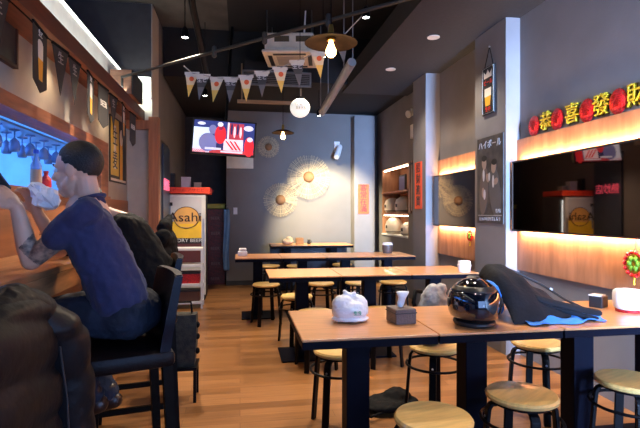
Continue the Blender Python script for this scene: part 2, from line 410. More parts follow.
# small globe in the gap, warm security light set high on the wall right of the niche
c = (2.44, 6.40, 0)
t = thing('emergency_light', 'white twin headed emergency light high on wall beside the column', 'emergency light', (XR, 6.55, 2.72))
b = MB(); b.b2(-.09, 0, -.10, .10, -.36, -.16, bev=.01); b.build('battery_box', PLASW, t)
b = MB(); b.b2(-.05, 0, -.05, .05, -.16, .0); b.build('bracket', PLASW, t)
for s in (-1, 1):
    b = MB(); b.lathe([(0, -.05), (.035, -.05), (.055, .03), (.05, .035), (0, .03)], (-.1, s*.09, .0), n=20, rot=(0, -PI/2-.3, s*.4)); b.build('lamp_head', WHITE, t, smooth='auto')

# wall spotlight over the fans
p = Q(343, 150, 8.3)
t = thing('wall_spotlight', 'white cylinder spotlight above the straw fans beside the pilaster', 'spotlight', (p.x, YB, p.z))
MB().b2(-.05, .05, -.03, 0, .03, .22, bev=.004).build('mount', PLASW, t)
MB().tube([(0, -.02, .1), (0, -.16, .06)], .015, 8).build('arm', PLASW, t)
MB().cap((.02, -.16, .10), .05, (-.05, -.24, -.08), .055).build('lamp_head', PLASW, t, smooth=True)
light('wall_spot_lamp', 'SPOT', (p.x-.12, YB-.42, p.z-.05), 35, (1, .82, .50), (1.62, YB, .85), .03, spot=92, blend=.55)

# ------------------------------------------------------------------ things under the ceiling
t = thing('air_conditioner', 'cream square ceiling air conditioner hung on four thin rods', 'air conditioner', tuple(Q(291, 50, 6.1)), rz=-.18)
CRM = mat('cream_plastic', (.80, .74, .60), .5)
b = MB(); b.b2(-.30, .30, -.30, .30, -.10, .12, bev=.03); b.build('casing', CRM, t)
b = MB(); b.b2(-.33, .33, -.33, .33, -.135, -.095, bev=.015); b.build('face_panel', CRM, t)
b = MB(); b.b2(-.17, .17, -.17, .17, -.14, -.13, bev=.004); b.build('intake_grille', mat('cream_grey', (.45, .42, .36), .6), t)
for a in range(4):
    R_ = Matrix.Rotation(a*PI/2, 4, 'Z'); b = MB(); b.b2(-.2, .2, .22, .27, -.141, -.12); bmesh.ops.transform(b.bm, matrix=R_, verts=b.bm.verts)
    b.build('air_vent', INK, t)
for a in (-.18, .08):
    MB().b2(a, a+.18, -.305, -.296, .0, .07, bev=.002).build('side_opening', mat('khaki_shadow', (.10, .08, .04), .7), t)
for sx in (-1, 1):
    for sy in (-1, 1):
        MB().tube([(sx*.27, sy*.27, .1), (sx*.27, sy*.27, 3.75-t.location.z)], .008, 6).build('rod', STEEL, t)
MB().tube([(.18, -.25, .12), (.20, -.25, .45), (-.02, -.25, .5), (-.02, -.25, .62)], .011, 8).build('drain_pipe', PLASW, t)

b = MB(); a0, a1 = Vector((-1.13, 4.91, 2.61)), Vector((1.5, 2.44, 2.64))
b.tube([(-1.13, 4.91, 2.62), (-1.13, 4.91, 2.48)], .012, 8)
b.tube([a0, a1], .013, 10)
for k in (.35, .5, .66): q = a0.lerp(a1, k); b.cap(q+Vector((0, 0, -.03)), .02, q+Vector((0, 0, .03)), .02)
tag(b.build('ceiling_pipe', mat('dark_grey_metal', (.035, .033, .03), .6), smooth='auto'), 'long dark pipe crossing diagonally in front of the air conditioner', 'pipe')
b = MB(); b.tube([Q(189, -15, 4.2), Q(193, 10, 4.5), Q(200, 40, 5.0), Q(206, 72, 5.6), Q(207, 82, 5.9)], .035, 8)
tag(b.build('duct_hose', BLACKM, smooth='auto'), 'black hose curving down from the concrete ceiling on the left', 'hose')
b = MB(); q0, q1 = Q(322, 112, 6.45), Q(352, 62, 5.2); b.tube([q0, q1], .05, 12)
for f_ in (.1, .9): q = q0.lerp(q1, f_); b.tube([(q.x-.05, q.y, q.z), (q.x-.05, q.y, 3.75)], .006, 6); b.tube([(q.x+.05, q.y, q.z), (q.x+.05, q.y, 3.75)], .006, 6)
tag(b.build('air_duct', mat('grey_duct', (.20, .20, .21), .5), smooth='auto'), 'grey round duct slanting below the black ceiling by the soffit', 'duct')
c = Q(277, 79, 6.4)
t = thing('ceiling_grille', 'grey louvred vent grille hanging behind the string of pennants', 'vent', tuple(c))
b = MB(); b.b2(-.46, .46, -.02, .0, -.1, -.08).b2(-.46, .46, -.02, 0, .08, .1).b2(-.46, -.44, -.02, 0, -.1, .1).b2(.44, .46, -.02, 0, -.1, .1); b.build('frame', mat('vent_grey', (.16, .16, .16), .5), t)
b = MB()
for k in range(7): b.box((0, -.01, -.07+k*.0235), (.88, .03, .004), (.6, 0, 0))
b.build('louvre', mat('vent_grey', (.1,)*3), t)
MB().b2(-.43, .43, .0, .10, -.09, 3.1-c.z+.2).build('duct_box', BLACKC, t)
b = MB(); q = Q(271, 102, 6.5); b.b2(q.x-.45, q.x+.5, q.y, q.y+.06, q.z-.02, q.z+.02); b.b2(q.x-.4, q.x-.38, q.y+.02, q.y+.04, q.z, 3.3).b2(q.x+.4, q.x+.42, q.y+.02, q.y+.04, q.z, 3.3)
tag(b.build('timber_batten', mat('tan_wood', (.28, .18, .09), .6)), 'tan timber batten hanging below the black ceiling over the screen', 'batten')

# ------------------------------------------------------------------ pennants on their string
us = [(192, 73), (203, 75), (217, 78), (231, 78), (246, 76), (262, 72), (280, 68), (297, 61), (318, 52), (341, 38)]
pts = [Q(u, v, 4.0-.04*i) for i, (u, v) in enumerate(us)]
ends = [Q(184, 66, 4.1)]+pts+[Q(362, 16, 3.5)]
tag(MB().tube(ends, .004, 6).build('pennant_string', mat('grey_string', (.3, .3, .3), .8)), 'thin string that carries the row of triangular pennants', 'string')
side = 'first second third fourth fifth'.split()
for i, p in enumerate(pts):
    t = thing('pennant', None, 'pennant', tuple(p), rz=-.15+.1*math.sin(i*2.3), group='triangular pennants on the string')
    w_, h_ = .056, .20; bend = .02*math.sin(i*1.9)
    b = MB(); b.mi = 0; lean = (-.03, -.035, -.03, -.01, .0, .0, .01, .02, .02, .02)[i]
    yel = i % 2 == 0
    def T(x, z, y=0): return Vector((x+lean*(-z/h_), y+bend*(-z/h_)**2, z))
    for k in range(6):
        z0, z1 = -h_*k/6, -h_*(k+1)/6; w0, w1 = w_*(1-k/6), w_*(1-(k+1)/6)+.001
        b.mi = 0 if k == 0 else (1 if k < 3 else 2)
        b.poly([T(-w0, z0), T(w0, z0), T(w1, z1), T(-w1, z1)], (0, .0015, 0))
    if yel: b.mi = 3; b.lathe([(0, 0), (.02, 0), (.02, .002), (0, .002)], T(.005, -.05, -.003), n=14, rot=(PI/2, 0, 0))
    else:
        b.mi = 4; text_into(b, '生ビ', frame(T(0, -.045, -.003), (1, 0, 0), (0, 0, 1)), .042, .001)
    ms = [mat('pennant_white', (.62, .60, .55), .7), mat('pennant_cream', (.80, .66, .42), .7), mat('pennant_gold', (.85, .55, .12), .7), mat('pennant_red', (.75, .12, .03), .6), PLASW] if yel else \
         [mat('pennant_white', (.6,)*3), mat('pennant_dark', (.05, .05, .055), .7), mat('pennant_grey', (.13, .13, .135), .7), INK, mat('pennant_letters', (.65,)*3, .7)]
    b.build('cloth', ms, t)
    MB().b2(-.06, .06, -.004, .006, -.012, .008).build('hem', mat('pennant_white', (.6,)*3), t)
    ps = ('leftmost', 'second from left', 'third from left', 'fourth from left', 'fifth from left', 'fifth from right', 'fourth from right', 'third from right', 'second from right', 'rightmost')[i]
    t['label'] = ('gold and white' if yel else 'dark grey') + ' triangular pennant, ' + ps + ' of the ten on the string'

# ------------------------------------------------------------------ television
c = Q(224, 137.5, 6.0)
t = thing('television', 'flat screen television hanging from the ceiling showing people in red', 'television', tuple(c))
t.rotation_euler = (math.radians(-8), math.radians(3.2), math.radians(-2))
TW, TH = .395, .225
MB().b2(-TW, TW, 0, .05, -TH, TH, bev=.006).build('bezel', INK, t)
cols = [(.035, .05, .22), (.75, .85, 1), (.20, .20, .42), (.85, .03, .04), (.03, .03, .12), (.5, .05, .08), (.95, .8, .85), (.8, .8, .9), (.55, .05, .06)]
ms = [mat('screen_%s' % n, cc, emit=.85) for n, cc in zip('navy ice hood red dark crimson pink white maroon'.split(), cols)]
b = MB(); sw, sh = TW-.022, TH-.02
def S(x0, x1, y0, y1, m, d=1):
    b.mi = m; X = lambda a: -sw+2*sw*a; Z = lambda a: sh-2*sh*a
    b.b2(X(x0), X(x1), -.001-.0004*d, -.0005, Z(y1), Z(y0))
def E(x, y, rx, ry, m, d=2):
    b.mi = m; n = 16; b.poly([(-sw+2*sw*x+rx*math.cos(k*2*PI/n), -.001-.0004*d, sh-2*sh*y+ry*math.sin(k*2*PI/n)) for k in range(n)], (0, .0003, 0))
S(0, 1, 0, 1, 0); S(0, .27, .22, 1, 1, 2); S(0, 1, .9, 1, 8, 2); E(.12, .1, .05, .02, 7, 3)
E(.24, .68, .11, .12, 2, 4); E(.31, .27, .048, .06, 2, 5); S(.22, .38, .55, .92, 2, 4)
E(.44, .42, .07, .12, 3, 6); E(.43, .10, .035, .03, 7, 7); E(.44, .2, .03, .04, 4, 6); S(.38, .5, .7, .9, 4, 5)
S(.55, .82, .04, .55, 5, 2); S(.55, .58, .02, .6, 6, 4); S(.5, .82, .55, .9, 6, 3)
for k in range(4): E(.62+.05*k, .22+.09*(k % 2), .014, .075, 6 if k % 2 else 4, 5)
for k in range(3): b.mi = 3; b.poly([(-sw+2*sw*(.52+.07*k), -.0035, sh-2*sh*.6), (-sw+2*sw*(.55+.07*k), -.0035, sh-2*sh*.6), (-sw+2*sw*(.68+.06*k), -.0035, sh-2*sh*.88), (-sw+2*sw*(.64+.06*k), -.0035, sh-2*sh*.88)], (0, .0003, 0))
E(.92, .75, .06, .13, 3, 6); E(.92, .32, .05, .05, 0, 6); E(.9, .17, .06, .035, 7, 7); E(.93, .52, .035, .03, 7, 7)
S(.2, .46, .84, .9, 7, 8); S(.46, .82, .92, .97, 7, 8)
b.build('screen', ms, t)
MB().tube([(0, .05, 0), (0, .14, .05), (0, .14, 1.56)], .02, 8).build('ceiling_bracket', BLACKM, t)

# back wall things
p = Q(240, 150, 8.85)
tag(MB().b2(-.235, .235, -.02, 0, -.42, .30, bev=.004).build('white_board', mat('white_board', (.75, .75, .66), .6)), 'white board on the back wall partly behind the television', 'board').location = (p.x+.0, YB, p.z+.05)
p = Q(235.5, 211, 8.78)
t = thing('light_switch', 'small white light switch plate on the grey back wall', 'switch', (p.x, YB, p.z))
MB().b2(-.035, .035, -.01, 0, -.06, .06, bev=.003).build('plate', PLASW, t); MB().b2(-.012, .012, -.016, -.01, -.02, .02).build('rocker', PLASW, t)
def fan(u, v, R, label, n, off, hr=.09):
    p = Q(u, v, 8.75-off); t = thing('straw_fan', label, 'wall decoration', (p.x, YB-off, p.z), group='round straw fans')
    b = MB()
    for k in range(n):
        a = k*2*PI/n+random.uniform(-.02, .02); r1 = R*random.uniform(.95, 1.0)
        d = Vector((math.cos(a), 0, math.sin(a))); s = Vector((-math.sin(a), 0, math.cos(a)))*(.0014+.0034*random.random())
        q = d*r1+Vector((0, -.015*random.random(), 0)); h = d*hr*.6+Vector((0, -.01, 0))
        b.poly([h-s*.5, q-s, q+s, h+s*.5], (0, .003, 0))
    o = b.build('straw_rays', STRAW, t)
    for rr in (.55, .8): MB().tube([(R*rr*math.cos(k*2*PI/40), -.0, R*rr*math.sin(k*2*PI/40)) for k in range(40)], .004, 5, closed=True).build('binding_ring', STRAW, t)
    MB().ell((0, -.02, 0), (hr, .06, hr), n=12).build('hub', HUB, t, smooth=True)
    MB().b2(-.01, .01, -.01, off, -.01, .01).build('nail', BLACKM, t)
fan(308.5, 177, .405, 'largest round straw fan with brown centre on the back wall', 130, .07, .10)
fan(280, 200, .31, 'medium round straw fan low on back wall, left of the largest', 110, .03)
fan(268, 148, .20, 'smallest and dimmest round fan above the others beside the television', 80, .03, .065)

def banner(name, c, x, w_, h_, s, label, cat='banner', sz=.12):
    t = thing(name, label, cat, c); x = Vector(x); nrm = x.cross(Vector((0, 0, 1)))
    b = MB(); b.poly([x*-w_/2+Vector((0, 0, -h_/2)), x*w_/2+Vector((0, 0, -h_/2)), x*w_/2+Vector((0, 0, h_/2)), x*-w_/2+Vector((0, 0, h_/2))], nrm*.004); b.build('paper', ORED, t)
    b = MB(); n = len(s)
    for i, ch in enumerate(s): text_into(b, ch, frame(nrm*.006+Vector((0, 0, h_/2-h_*(i+.5)/n*.94-h_*.02)), x, (0, 0, 1)), sz, .002)
    b.build('lettering', INK, t)
p = Q(365, 199, 8.55)
banner('red_banner', (p.x-.01, YB-.285, p.z), (1, 0, 0), .20, .53, '客常在滿', 'orange red vertical banner with four black characters beside the straw fans', sz=.13)
banner('red_banner', (2.325, 6.04, 1.65), (0, -1, 0), .26, .62, '招財進寶', 'orange red vertical banner with black characters on side of the farther column', sz=.14)

# ------------------------------------------------------------------ tables
def table(x0, x1, y0, y1, label, legs=None, group=None, apron=.035):
    t = thing('cafe_table', label, 'table', ((x0+x1)/2, (y0+y1)/2, 0), group=group); a, d = (x1-x0)/2-.0015, (y1-y0)/2
    MB().b2(-a, a, -d, d, .738, .75, bev=.004).build('tabletop', LAMIN, t)
    MB().b2(-a+.001, a-.001, -d+.003, d-.003, .738-apron, .737, bev=.003).build('edge_band', BLACK, t)
    for lx in (legs or [0]):
        MB().b2(lx-.058, lx+.058, -.058, .058, .016, .70, bev=.004).build('leg', BLACK, t)
        MB().b2(lx-.20, lx+.20, -.22, .22, .0, .016, bev=.004).build('base_plate', BLACK, t)
    return t
G1, G2, G3 = 'tables of the nearest row', 'tables of the second row', 'tables of the third row'
table(.262, .885, 2.045, 2.665, 'nearest row table at the left end, with the white plastic bag on it', group=G1)
table(.887, 1.510, 2.045, 2.665, 'nearest row table in the middle, under the black motorcycle helmet', group=G1)
table(1.512, 2.495, 2.045, 2.665, 'nearest row table against the right wall, with tissue roll and black box', legs=[-.19, .28], group=G1)
table(.24, .868, 4.05, 4.64, 'second row table at the aisle end, behind the white plastic bag', group=G2)
table(.870, 1.498, 4.05, 4.64, 'middle table of the second row, its top seen above the tissue box', group=G2)
table(1.500, 2.14, 4.05, 4.64, 'second row table nearest the column, with white napkin cup', group=G2)
for i, nm in enumerate(('at the aisle end, with a white napkin box', 'second from the aisle', 'third from the aisle', 'nearest the right wall, below the lit niche')):
    table(-.06+.56*i, .498+.56*i, 5.75, 6.38, 'third row table '+nm, group=G3)
table(.50, 1.88, 7.85, 8.45, 'long table standing last, against the back wall under the straw fans', legs=[-.4, .4])
tag(MB().b2(.52, 1.9, 8.46, 8.56, .0, .70).build('low_partition', mat('dark_navy_board', (.02, .025, .045), .5)), 'dark low panel behind the last table along the back wall', 'panel')

# ------------------------------------------------------------------ round stools
def make_stool():
    t = thing('round_stool', None, 'stool')
    b = MB(); b.lathe([(0, .438), (.145, .438), (.158, .446), (.16, .458), (.152, .468), (.12, .470), (0, .466)], n=40); b.build('seat', SEATW, t, smooth='auto')
    MB().lathe([(.0, .425), (.135, .425), (.135, .437), (0, .437)], n=32).build('seat_frame', BLACKM, t)
    for k in range(4):
        a = PI/4+k*PI/2; c, s = math.cos(a), math.sin(a); b = MB()
        path = [(.10, .424), (.138, .418), (.152, .395), (.158, .34), (.185, .0)]; hw = .021; out = []
        for i, (r, z) in enumerate(path):
            th = .009; dz = th if i < 1 else 0; dr = 0 if i < 1 else th
            out.append([Vector((c*(r-dr)-s*hw, s*(r-dr)+c*hw, z-dz)), Vector((c*(r-dr)+s*hw, s*(r-dr)-c*hw, z-dz)), Vector((c*(r+dr)+s*hw, s*(r+dr)-c*hw, z+dz)), Vector((c*(r+dr)-s*hw, s*(r+dr)+c*hw, z+dz))])
        b.rings(out); bmesh.ops.bevel(b.bm, geom=list(b.bm.edges), offset=.003, segments=1, affect='EDGES')
        b.build('leg', BLACKM, t)
        MB().lathe([(0, 0), (.007, 0), (.005, .004), (0, .005)], (c*.166, s*.166, .36), n=8, rot=(0, PI/2, a)).build('bolt', STEEL, t)
    MB().tube([(.178*math.cos(k*2*PI/36), .178*math.sin(k*2*PI/36), .345) for k in range(36)], .008, 8, closed=True).build('ring', BLACKM, t)
    return t
stools = [
 (.60, 2.87, .1, 'round wooden stool behind the nearest table, half hidden by its black leg', 'near'),
 (1.21, 2.86, .3, 'round wooden stool behind the helmet table, with the grey bag on it', 'near'),
 (1.89, 2.82, .5, 'round wooden stool beyond the nearest row, below the spread jacket', 'near'),
 (.78, 1.86, .2, 'round wooden stool closest to the viewer at the bottom edge', 'near'),
 (1.28, 2.03, .6, 'round wooden stool tucked in front of the helmet table', 'near'),
 (1.92, 2.11, .35, 'round wooden stool at the far right beside the blue grey wall', 'near'),
 (.63, 3.98, .2, 'round stool in front of the second row, just left of plastic bag', 'mid'),
 (.56, 4.78, .4, 'round stool behind second row, at the aisle end near the table leg', 'mid'),
 (1.20, 3.98, .1, 'round stool in front of second row, between plastic bag and tissue box', 'mid'),
 (.30, 5.62, .3, 'round stool at the aisle end of the third row table', 'far'),
 (.94, 5.60, .1, 'round stool in front of the third row, right of the aisle stool', 'far'),
 (1.83, 5.58, .5, 'round stool in front of the third row, nearest the right wall', 'far'),
 (1.40, 5.60, .5, 'round stool in front of the third row, under its third table', 'far'),
 (.46, 7.55, .2, 'round stool behind the third row, near the left end of the last table', 'back'),
 (.88, 7.50, .2, 'round stool in front of the last table, left of its middle', 'back'),
 (1.62, 7.55, .2, 'round stool in front of the last table, at its right', 'back')]
GN = {'near': 'stools around the nearest row of tables', 'mid': 'stools around the second row', 'far': 'stools of the third row', 'back': 'stools before the last table'}
s0 = make_stool()
for i, (x, y, rz, lab, g) in enumerate(stools):
    o = s0 if i == 0 else copy_tree(s0, (x, y, 0))
    o.location = (x, y, 0); o.rotation_euler.z = rz; o['label'] = lab; o['group'] = GN[g]

# ------------------------------------------------------------------ things on the tables
c = Q(350, 318, 2.42); c.z = .75
t = thing('plastic_bag', 'white knotted plastic carrier bag with small green print on nearest table', 'bag', tuple(c))
b = MB(); random.seed(3)
b.ell((0, 0, .058), (.094, .078, .060)).ell((-.032, 0, .085), (.060, .06, .050)).ell((.035, .01, .085), (.056, .055, .048)).cap((0, 0, .09), .045, (-.004, 0, .125), .02).cap((-.01, 0, .125), .018, (-.028, 0, .15), .012).cap((.0, 0, .125), .016, (.022, .0, .138), .010).ell((0, 0, .016), (.095, .08, .016))
b.build('bag_body', mat('thin_white_plastic', (.80, .82, .86), .35, bump=.9, bscale=24), t, smooth=True, remesh=.004, smooth_it=3, disp=(.010, .035))
b = MB(); text_into(b, '生生', frame((.02, -.088, .055), (1, 0, 0), (0, .15, 1)), .022, .006); b.build('green_print', mat('green_ink', (.05, .35, .25)), t)

def tissue_box(c, label, tissue=True, w_=.055, d=.06, h=.075):
    t = thing('tissue_box', label, 'tissue box', tuple(c), rz=.12)
    b = MB(); b.b2(-w_, w_, -d, d, 0, h, bev=.006); b.build('box_body', mat('taupe_leatherette', (.12, .085, .075), .55, bump=.5, bscale=120), t)
    MB().b2(-w_-.002, w_+.002, -d-.002, d+.002, h-.022, h-.018).build('seam', INK, t)
    if tissue:
        b = MB(); out = []
        for k in range(7):
            z = h-.004+k*.014; ww = .016+.0045*k+.006*math.sin(k*1.3); yy = .008*math.sin(k*1.1)
            out.append([(-ww+.004*k*.5, yy, z), (-ww*.3, yy+.010+.002*k, z+.003), (ww*.4+.002*k, yy-.004, z-.002), (ww+.006*k*.4, yy+.008, z+.004), (ww*.4, yy-.008-.002*k, z), (-ww*.4, yy-.012, z+.002)])
        b.rings(out); b.build('tissue', PAPER, t, smooth=True, sub=1)
c = Q(401, 315, 2.40); c.z = .75; tissue_box(c, 'taupe tissue box with white tissue sticking up, on nearest table')

# helmet
c = Q(474, 314, 2.36); c.z = .75
t = thing('motorcycle_helmet', 'glossy black motorcycle helmet with dark visor on nearest table', 'helmet', tuple(c), rz=-1.85)
GLB = mat('glossy_black_shell', (.006, .006, .008), .06, coat=1)
def shell(b, rx, ry, rz_, z, cut=-.085, a0=0, a1=2*PI, t0=0., t1=1., n=36, m=14, th=.006, flare=0):
    outer = []
    for i in range(m+1):
        ph = (t0+(t1-t0)*i/m)*PI*.70
        outer.append([(rx*math.sin(ph)*math.cos(a0+(a1-a0)*j/n)*(1.0), ry*math.sin(ph)*math.sin(a0+(a1-a0)*j/n), z+rz_*math.cos(ph)) for j in range(n+1)])
    V = [[b.bm.verts.new(p) for p in r] for r in outer]
    for i in range(m):
        for j in range(n): b._new([b.bm.faces.new((V[i][j], V[i][j+1], V[i+1][j+1], V[i+1][j]))])
    bmesh.ops.remove_doubles(b.bm, verts=b.bm.verts, dist=.0005)
b = MB(); shell(b, .142, .120, .125, .105); b.build('shell', GLB, t, smooth=True, solid=.008)
b = MB(); shell(b, .150, .128, .130, .103, a0=-PI*.56, a1=PI*.56, t0=.46, t1=.93); b.build('visor', mat('smoked_visor', (.004, .006, .014), .04, coat=1), t, smooth=True, solid=.003)
b = MB(); shell(b, .147, .125, .128, .1045, a0=-PI*.6, a1=PI*.6, t0=.36, t1=.47, m=4); b.build('visor_rim', mat('satin_black', (.015, .015, .017), .35), t, smooth=True, solid=.003)
for s in (-1, 1): MB().lathe([(0, 0), (.026, 0), (.022, .012), (0, .014)], (.02, s*.116, .11), n=20, rot=(-s*PI/2, 0, 0)).build('visor_pivot', INK, t, smooth='auto')
MB().tube([(.104*math.cos(k*2*PI/40), .088*math.sin(k*2*PI/40), .014) for k in range(40)], .013, 8, closed=True).build('neck_trim', INK, t, smooth=True)
b = MB(); b.box((.128, 0, .235), (.01,)*3); b.bm.clear(); b.lathe([(0, 0), (.034, 0), (.026, .006), (0, .007)], (-.02, 0, .227), n=20); b.build('top_vent', INK, t, smooth='auto')

# jacket spread from the helmet over the table edge
def sheet(name, m, parent, rows, thick=.012, sub=2, disp=None):
    """cloth from a grid of points"""
    b = MB(); V = [[b.bm.verts.new(p) for p in r] for r in rows]
    for i in range(len(V)-1):
        for j in range(len(V[0])-1): b._new([b.bm.faces.new((V[i][j], V[i][j+1], V[i+1][j+1], V[i+1][j]))])
    return b.build(name, m, parent, smooth=True, solid=thick, sub=sub, disp=disp)
t = thing('folded_jacket', 'dark grey hooded jacket with bright blue lining heaped beside the helmet', 'jacket', (1.50, 2.38, .75))
JK = mat('charcoal_softshell', (.010, .011, .015), .8, var=.2, bump=.3, bscale=60, spec=.2)
BL = mat('bright_blue_lining', (.03, .22, .72), .55, bump=.3, bscale=40)
def lerp_tab(tab, x):
    for (x0, y0), (x1, y1) in zip(tab, tab[1:]):
        if x <= x1: return y0+(y1-y0)*(x-x0)/(x1-x0)
    return tab[-1][1]
rows = []
for i in range(19):
    tt = i/18; row = []
    for j in range(23):
        ss = j/22; yb = .20-.20*ss**1.5; yf = -.245+.10*ss**3
        x = -.20+.53*ss+.012*math.sin(9*tt); y = yb+(yf-yb)*tt
        Hh = lerp_tab([(0, .255), (.08, .285), (.28, .25), (.5, .155), (.72, .07), (1, .014)], ss)
        pr = (.35+.65*math.sin(min(1, tt/.28)*PI/2)) if tt < .28 else (1-((tt-.28)/.72)**1.7*.95)
        z = Hh*pr*(1 if ss > .04 else .75)+(.011*math.sin(11*tt+6*ss)+.010*math.sin(17*ss-9*tt)+.006*math.sin(29*ss+7*tt))*min(1, Hh*8)*(.4+.6*(1-tt))
        row.append((x, y, max(z, .006)))
    rows.append(row)
sheet('jacket_body', JK, t, rows, thick=.012, sub=1, disp=(.012, .06))
sheet('sleeve', JK, t, [[(-.02+.30*q+.02*math.sin(p_*2), -.10-.10*q-.05*math.cos(p_), .10-.075*q**.8+.035*math.sin(p_)) for p_ in [k*2*PI/10 for k in range(11)]] for q in [m_/8 for m_ in range(9)]], thick=.004, sub=1, disp=(.012, .05))
b = MB(); b.ell((-.195, -.04, .10), (.035, .09, .095), (0, -.25, .1)).build('blue_collar', BL, t, smooth=True, remesh=.005, smooth_it=2, disp=(.012, .03))
rows = [[(-.13+.45*j/16, -.20-.075*i/6-.020*math.sin(j*.9)*i/6+(.05*(j/16)**4), .03+.007*math.sin(j*1.25+i*.8)+.007*math.sin(j*.6-i)-.022*i/6) for j in range(17)] for i in range(7)]
sheet('blue_lining', BL, t, [[(x, y, max(z, .008)) for x, y, z in r] for r in rows], thick=.006, sub=1)
MB().tube([(-.02, .19, .24), (.08, .175, .20), (.20, .12, .135), (.29, .03, .06), (.335, -.10, .022)], .007, 8).build('zip', INK, t, smooth=True)
MB().box((.235, .08, .115), (.016, .006, .01), (0, .5, -.8)).build('zip_pull', PLASW, t)

# right end of the table
c = Q(604, 304, 2.36*.965+.26); 
c = Vector((2.02, 2.42, .75))
t = thing('napkin_holder', 'small black napkin box with white edge beside the tissue roll', 'napkin box', (2.05, 2.48, .75), rz=.5)
MB().b2(-.045, .045, -.035, .035, 0, .065, bev=.004).build('box_body', INK, t); MB().b2(-.04, .04, -.025, .04, .066, .070).build('lid', PLASW, t)
t = thing('tissue_roll', 'big fluffy white tissue roll on red base at the right edge', 'tissue roll', (2.12, 2.34, .75))
b = MB(); b.lathe([(.0, .012), (.07, .012), (.078, .03), (.08, .105), (.072, .122), (.03, .124), (.0, .118)], n=40); b.build('roll', PAPER, t, smooth=True, sub=1, disp=(.008, .02))
MB().lathe([(0, 0), (.062, 0), (.064, .012), (0, .012)], n=32).build('base_dish', DRED, t)

def cup_napkin(c, lab, s=1.0):
    t = thing('napkin_cup', lab, 'napkin cup', tuple(c))
    b = MB(); b.lathe([(0, 0), (.05*s, 0), (.062*s, .06*s), (.058*s, .06*s), (0, .02)], n=24); b.build('cup', PLASW, t, smooth='auto')
    b = MB(); b.b2(-.05*s, .05*s, -.03*s, .03*s, .03*s, .095*s, bev=.01*s); b.build('napkin', PAPER, t)
cup_napkin((2.05, 4.17, .75), 'white napkin cup at wall end of the second row table', 1.05)
c = Q(243, 256, 6.05)
t = thing('napkin_box', 'white napkin box at aisle end of the third row table', 'napkin box', (.03, 6.08, .75))
MB().b2(-.06, .06, -.05, .05, 0, .06, bev=.01).build('box_body', PLASW, t); b = MB(); b.b2(-.045, .05, -.035, .035, .06, .10, bev=.014); b.build('napkin', PAPER, t)
c = Q(298, 243, 8.1)
t = thing('crumpled_bag', 'pale crumpled paper bag on the last table below the fans', 'bag', (.80, 8.12, .75))
b = MB(); b.ell((0, 0, .05), (.10, .07, .055)).ell((.02, 0, .09), (.06, .05, .045)); b.build('bag_body', mat('pale_brown_paper', (.50, .38, .27), .8), t, smooth=True, remesh=.008, smooth_it=1, disp=(.03, .05))
t = thing('wooden_box', 'small brown wooden box on the last table right of the paper bag', 'box', (1.0, 8.12, .75))
MB().b2(-.065, .065, -.05, .05, 0, .10, bev=.004).build('box_body', HUB, t); MB().b2(-.06, .06, -.045, .045, .101, .112).build('lid', HUB, t)
t = thing('sauce_jug', 'tiny dark sauce jug standing rightmost on the last table', 'jug', (1.16, 8.12, .75))
MB().lathe([(0, 0), (.025, 0), (.032, .03), (.022, .06), (.028, .08), (0, .075)], n=16).build('jug_body', INK, t, smooth=True)
MB().tube([(.028, 0, .065), (.05, 0, .05), (.03, 0, .025)], .005, 6).build('handle', INK, t)
t = thing('condiment_pot', 'white and dark pot on the third row table below the lit niche', 'pot', (1.95, 6.2, .75))
MB().lathe([(0, 0), (.06, 0), (.07, .05), (.07, .11), (0, .11)], n=24).build('pot_body', mat('dark_pot', (.10, .07, .06), .5), t, smooth='auto')
MB().lathe([(0, .111), (.072, .111), (.06, .14), (0, .145)], n=24).build('lid', PLASW, t, smooth='auto')

# grey bag on the stool behind the table
t = thing('backpack', 'silver grey padded bag with black strap standing on a stool', 'bag', (1.21, 2.88, .47), rz=.2)
b = MB(); b.ell((0, 0, .19), (.105, .075, .19)).ell((-.02, -.01, .09), (.115, .085, .09)).cap((-.05, 0, .28), .04, (.05, 0, .34), .04)
b.build('bag_body', mat('silver_grey_fabric', (.30, .31, .33), .45, var=.4, scale=14, bump=.4, bscale=30), t, smooth=True, remesh=.007, smooth_it=4, disp=(.02, .05))
MB().tube([(-.09, 0, .33), (-.14, -.01, .34), (-.16, -.02, .27), (-.13, -.03, .18)], .013, 8).build('strap', BLKCL, t, smooth=True)
t = thing('black_bag', 'flat black cloth bag lying on the floor behind the nearest stool', 'bag', (.98, 3.05, 0), rz=.15)
b = MB(); b.ell((0, 0, .04), (.20, .13, .04)).ell((.06, .03, .07), (.10, .08, .05)); b.build('bag_body', BLKCL, t, smooth=True, remesh=.01, smooth_it=3, disp=(.03, .07))
MB().tube([(-.1, -.1, .03), (-.2, -.14, .03), (-.24, -.06, .015), (-.15, .02, .05)], .008, 6).build('strap', BLKCL, t)

# ------------------------------------------------------------------ bar counter along the kitchen opening
t = thing('bar_counter', 'long orange wooden bar counter under the kitchen opening on the left', 'counter', (-1.06, 2.7, 0))
b = MB(); b.b2(-.22, .24, -3.2, 1.9, 1.02, 1.05, bev=.004); b.build('countertop', COUNT, t)
b = MB(); b.b2(.18, .235, -3.2, 1.89, .925, 1.019, bev=.003); b.build('front_edge', COUNT, t)
for y in (-2.0, -.7, .6, 1.75):
    b = MB(); b.poly([(-.22, y-.02, 1.018), (.15, y-.02, 1.018), (-.22, y-.02, .7)], (0, .04, 0)); b.build('bracket', BEAMD, t)

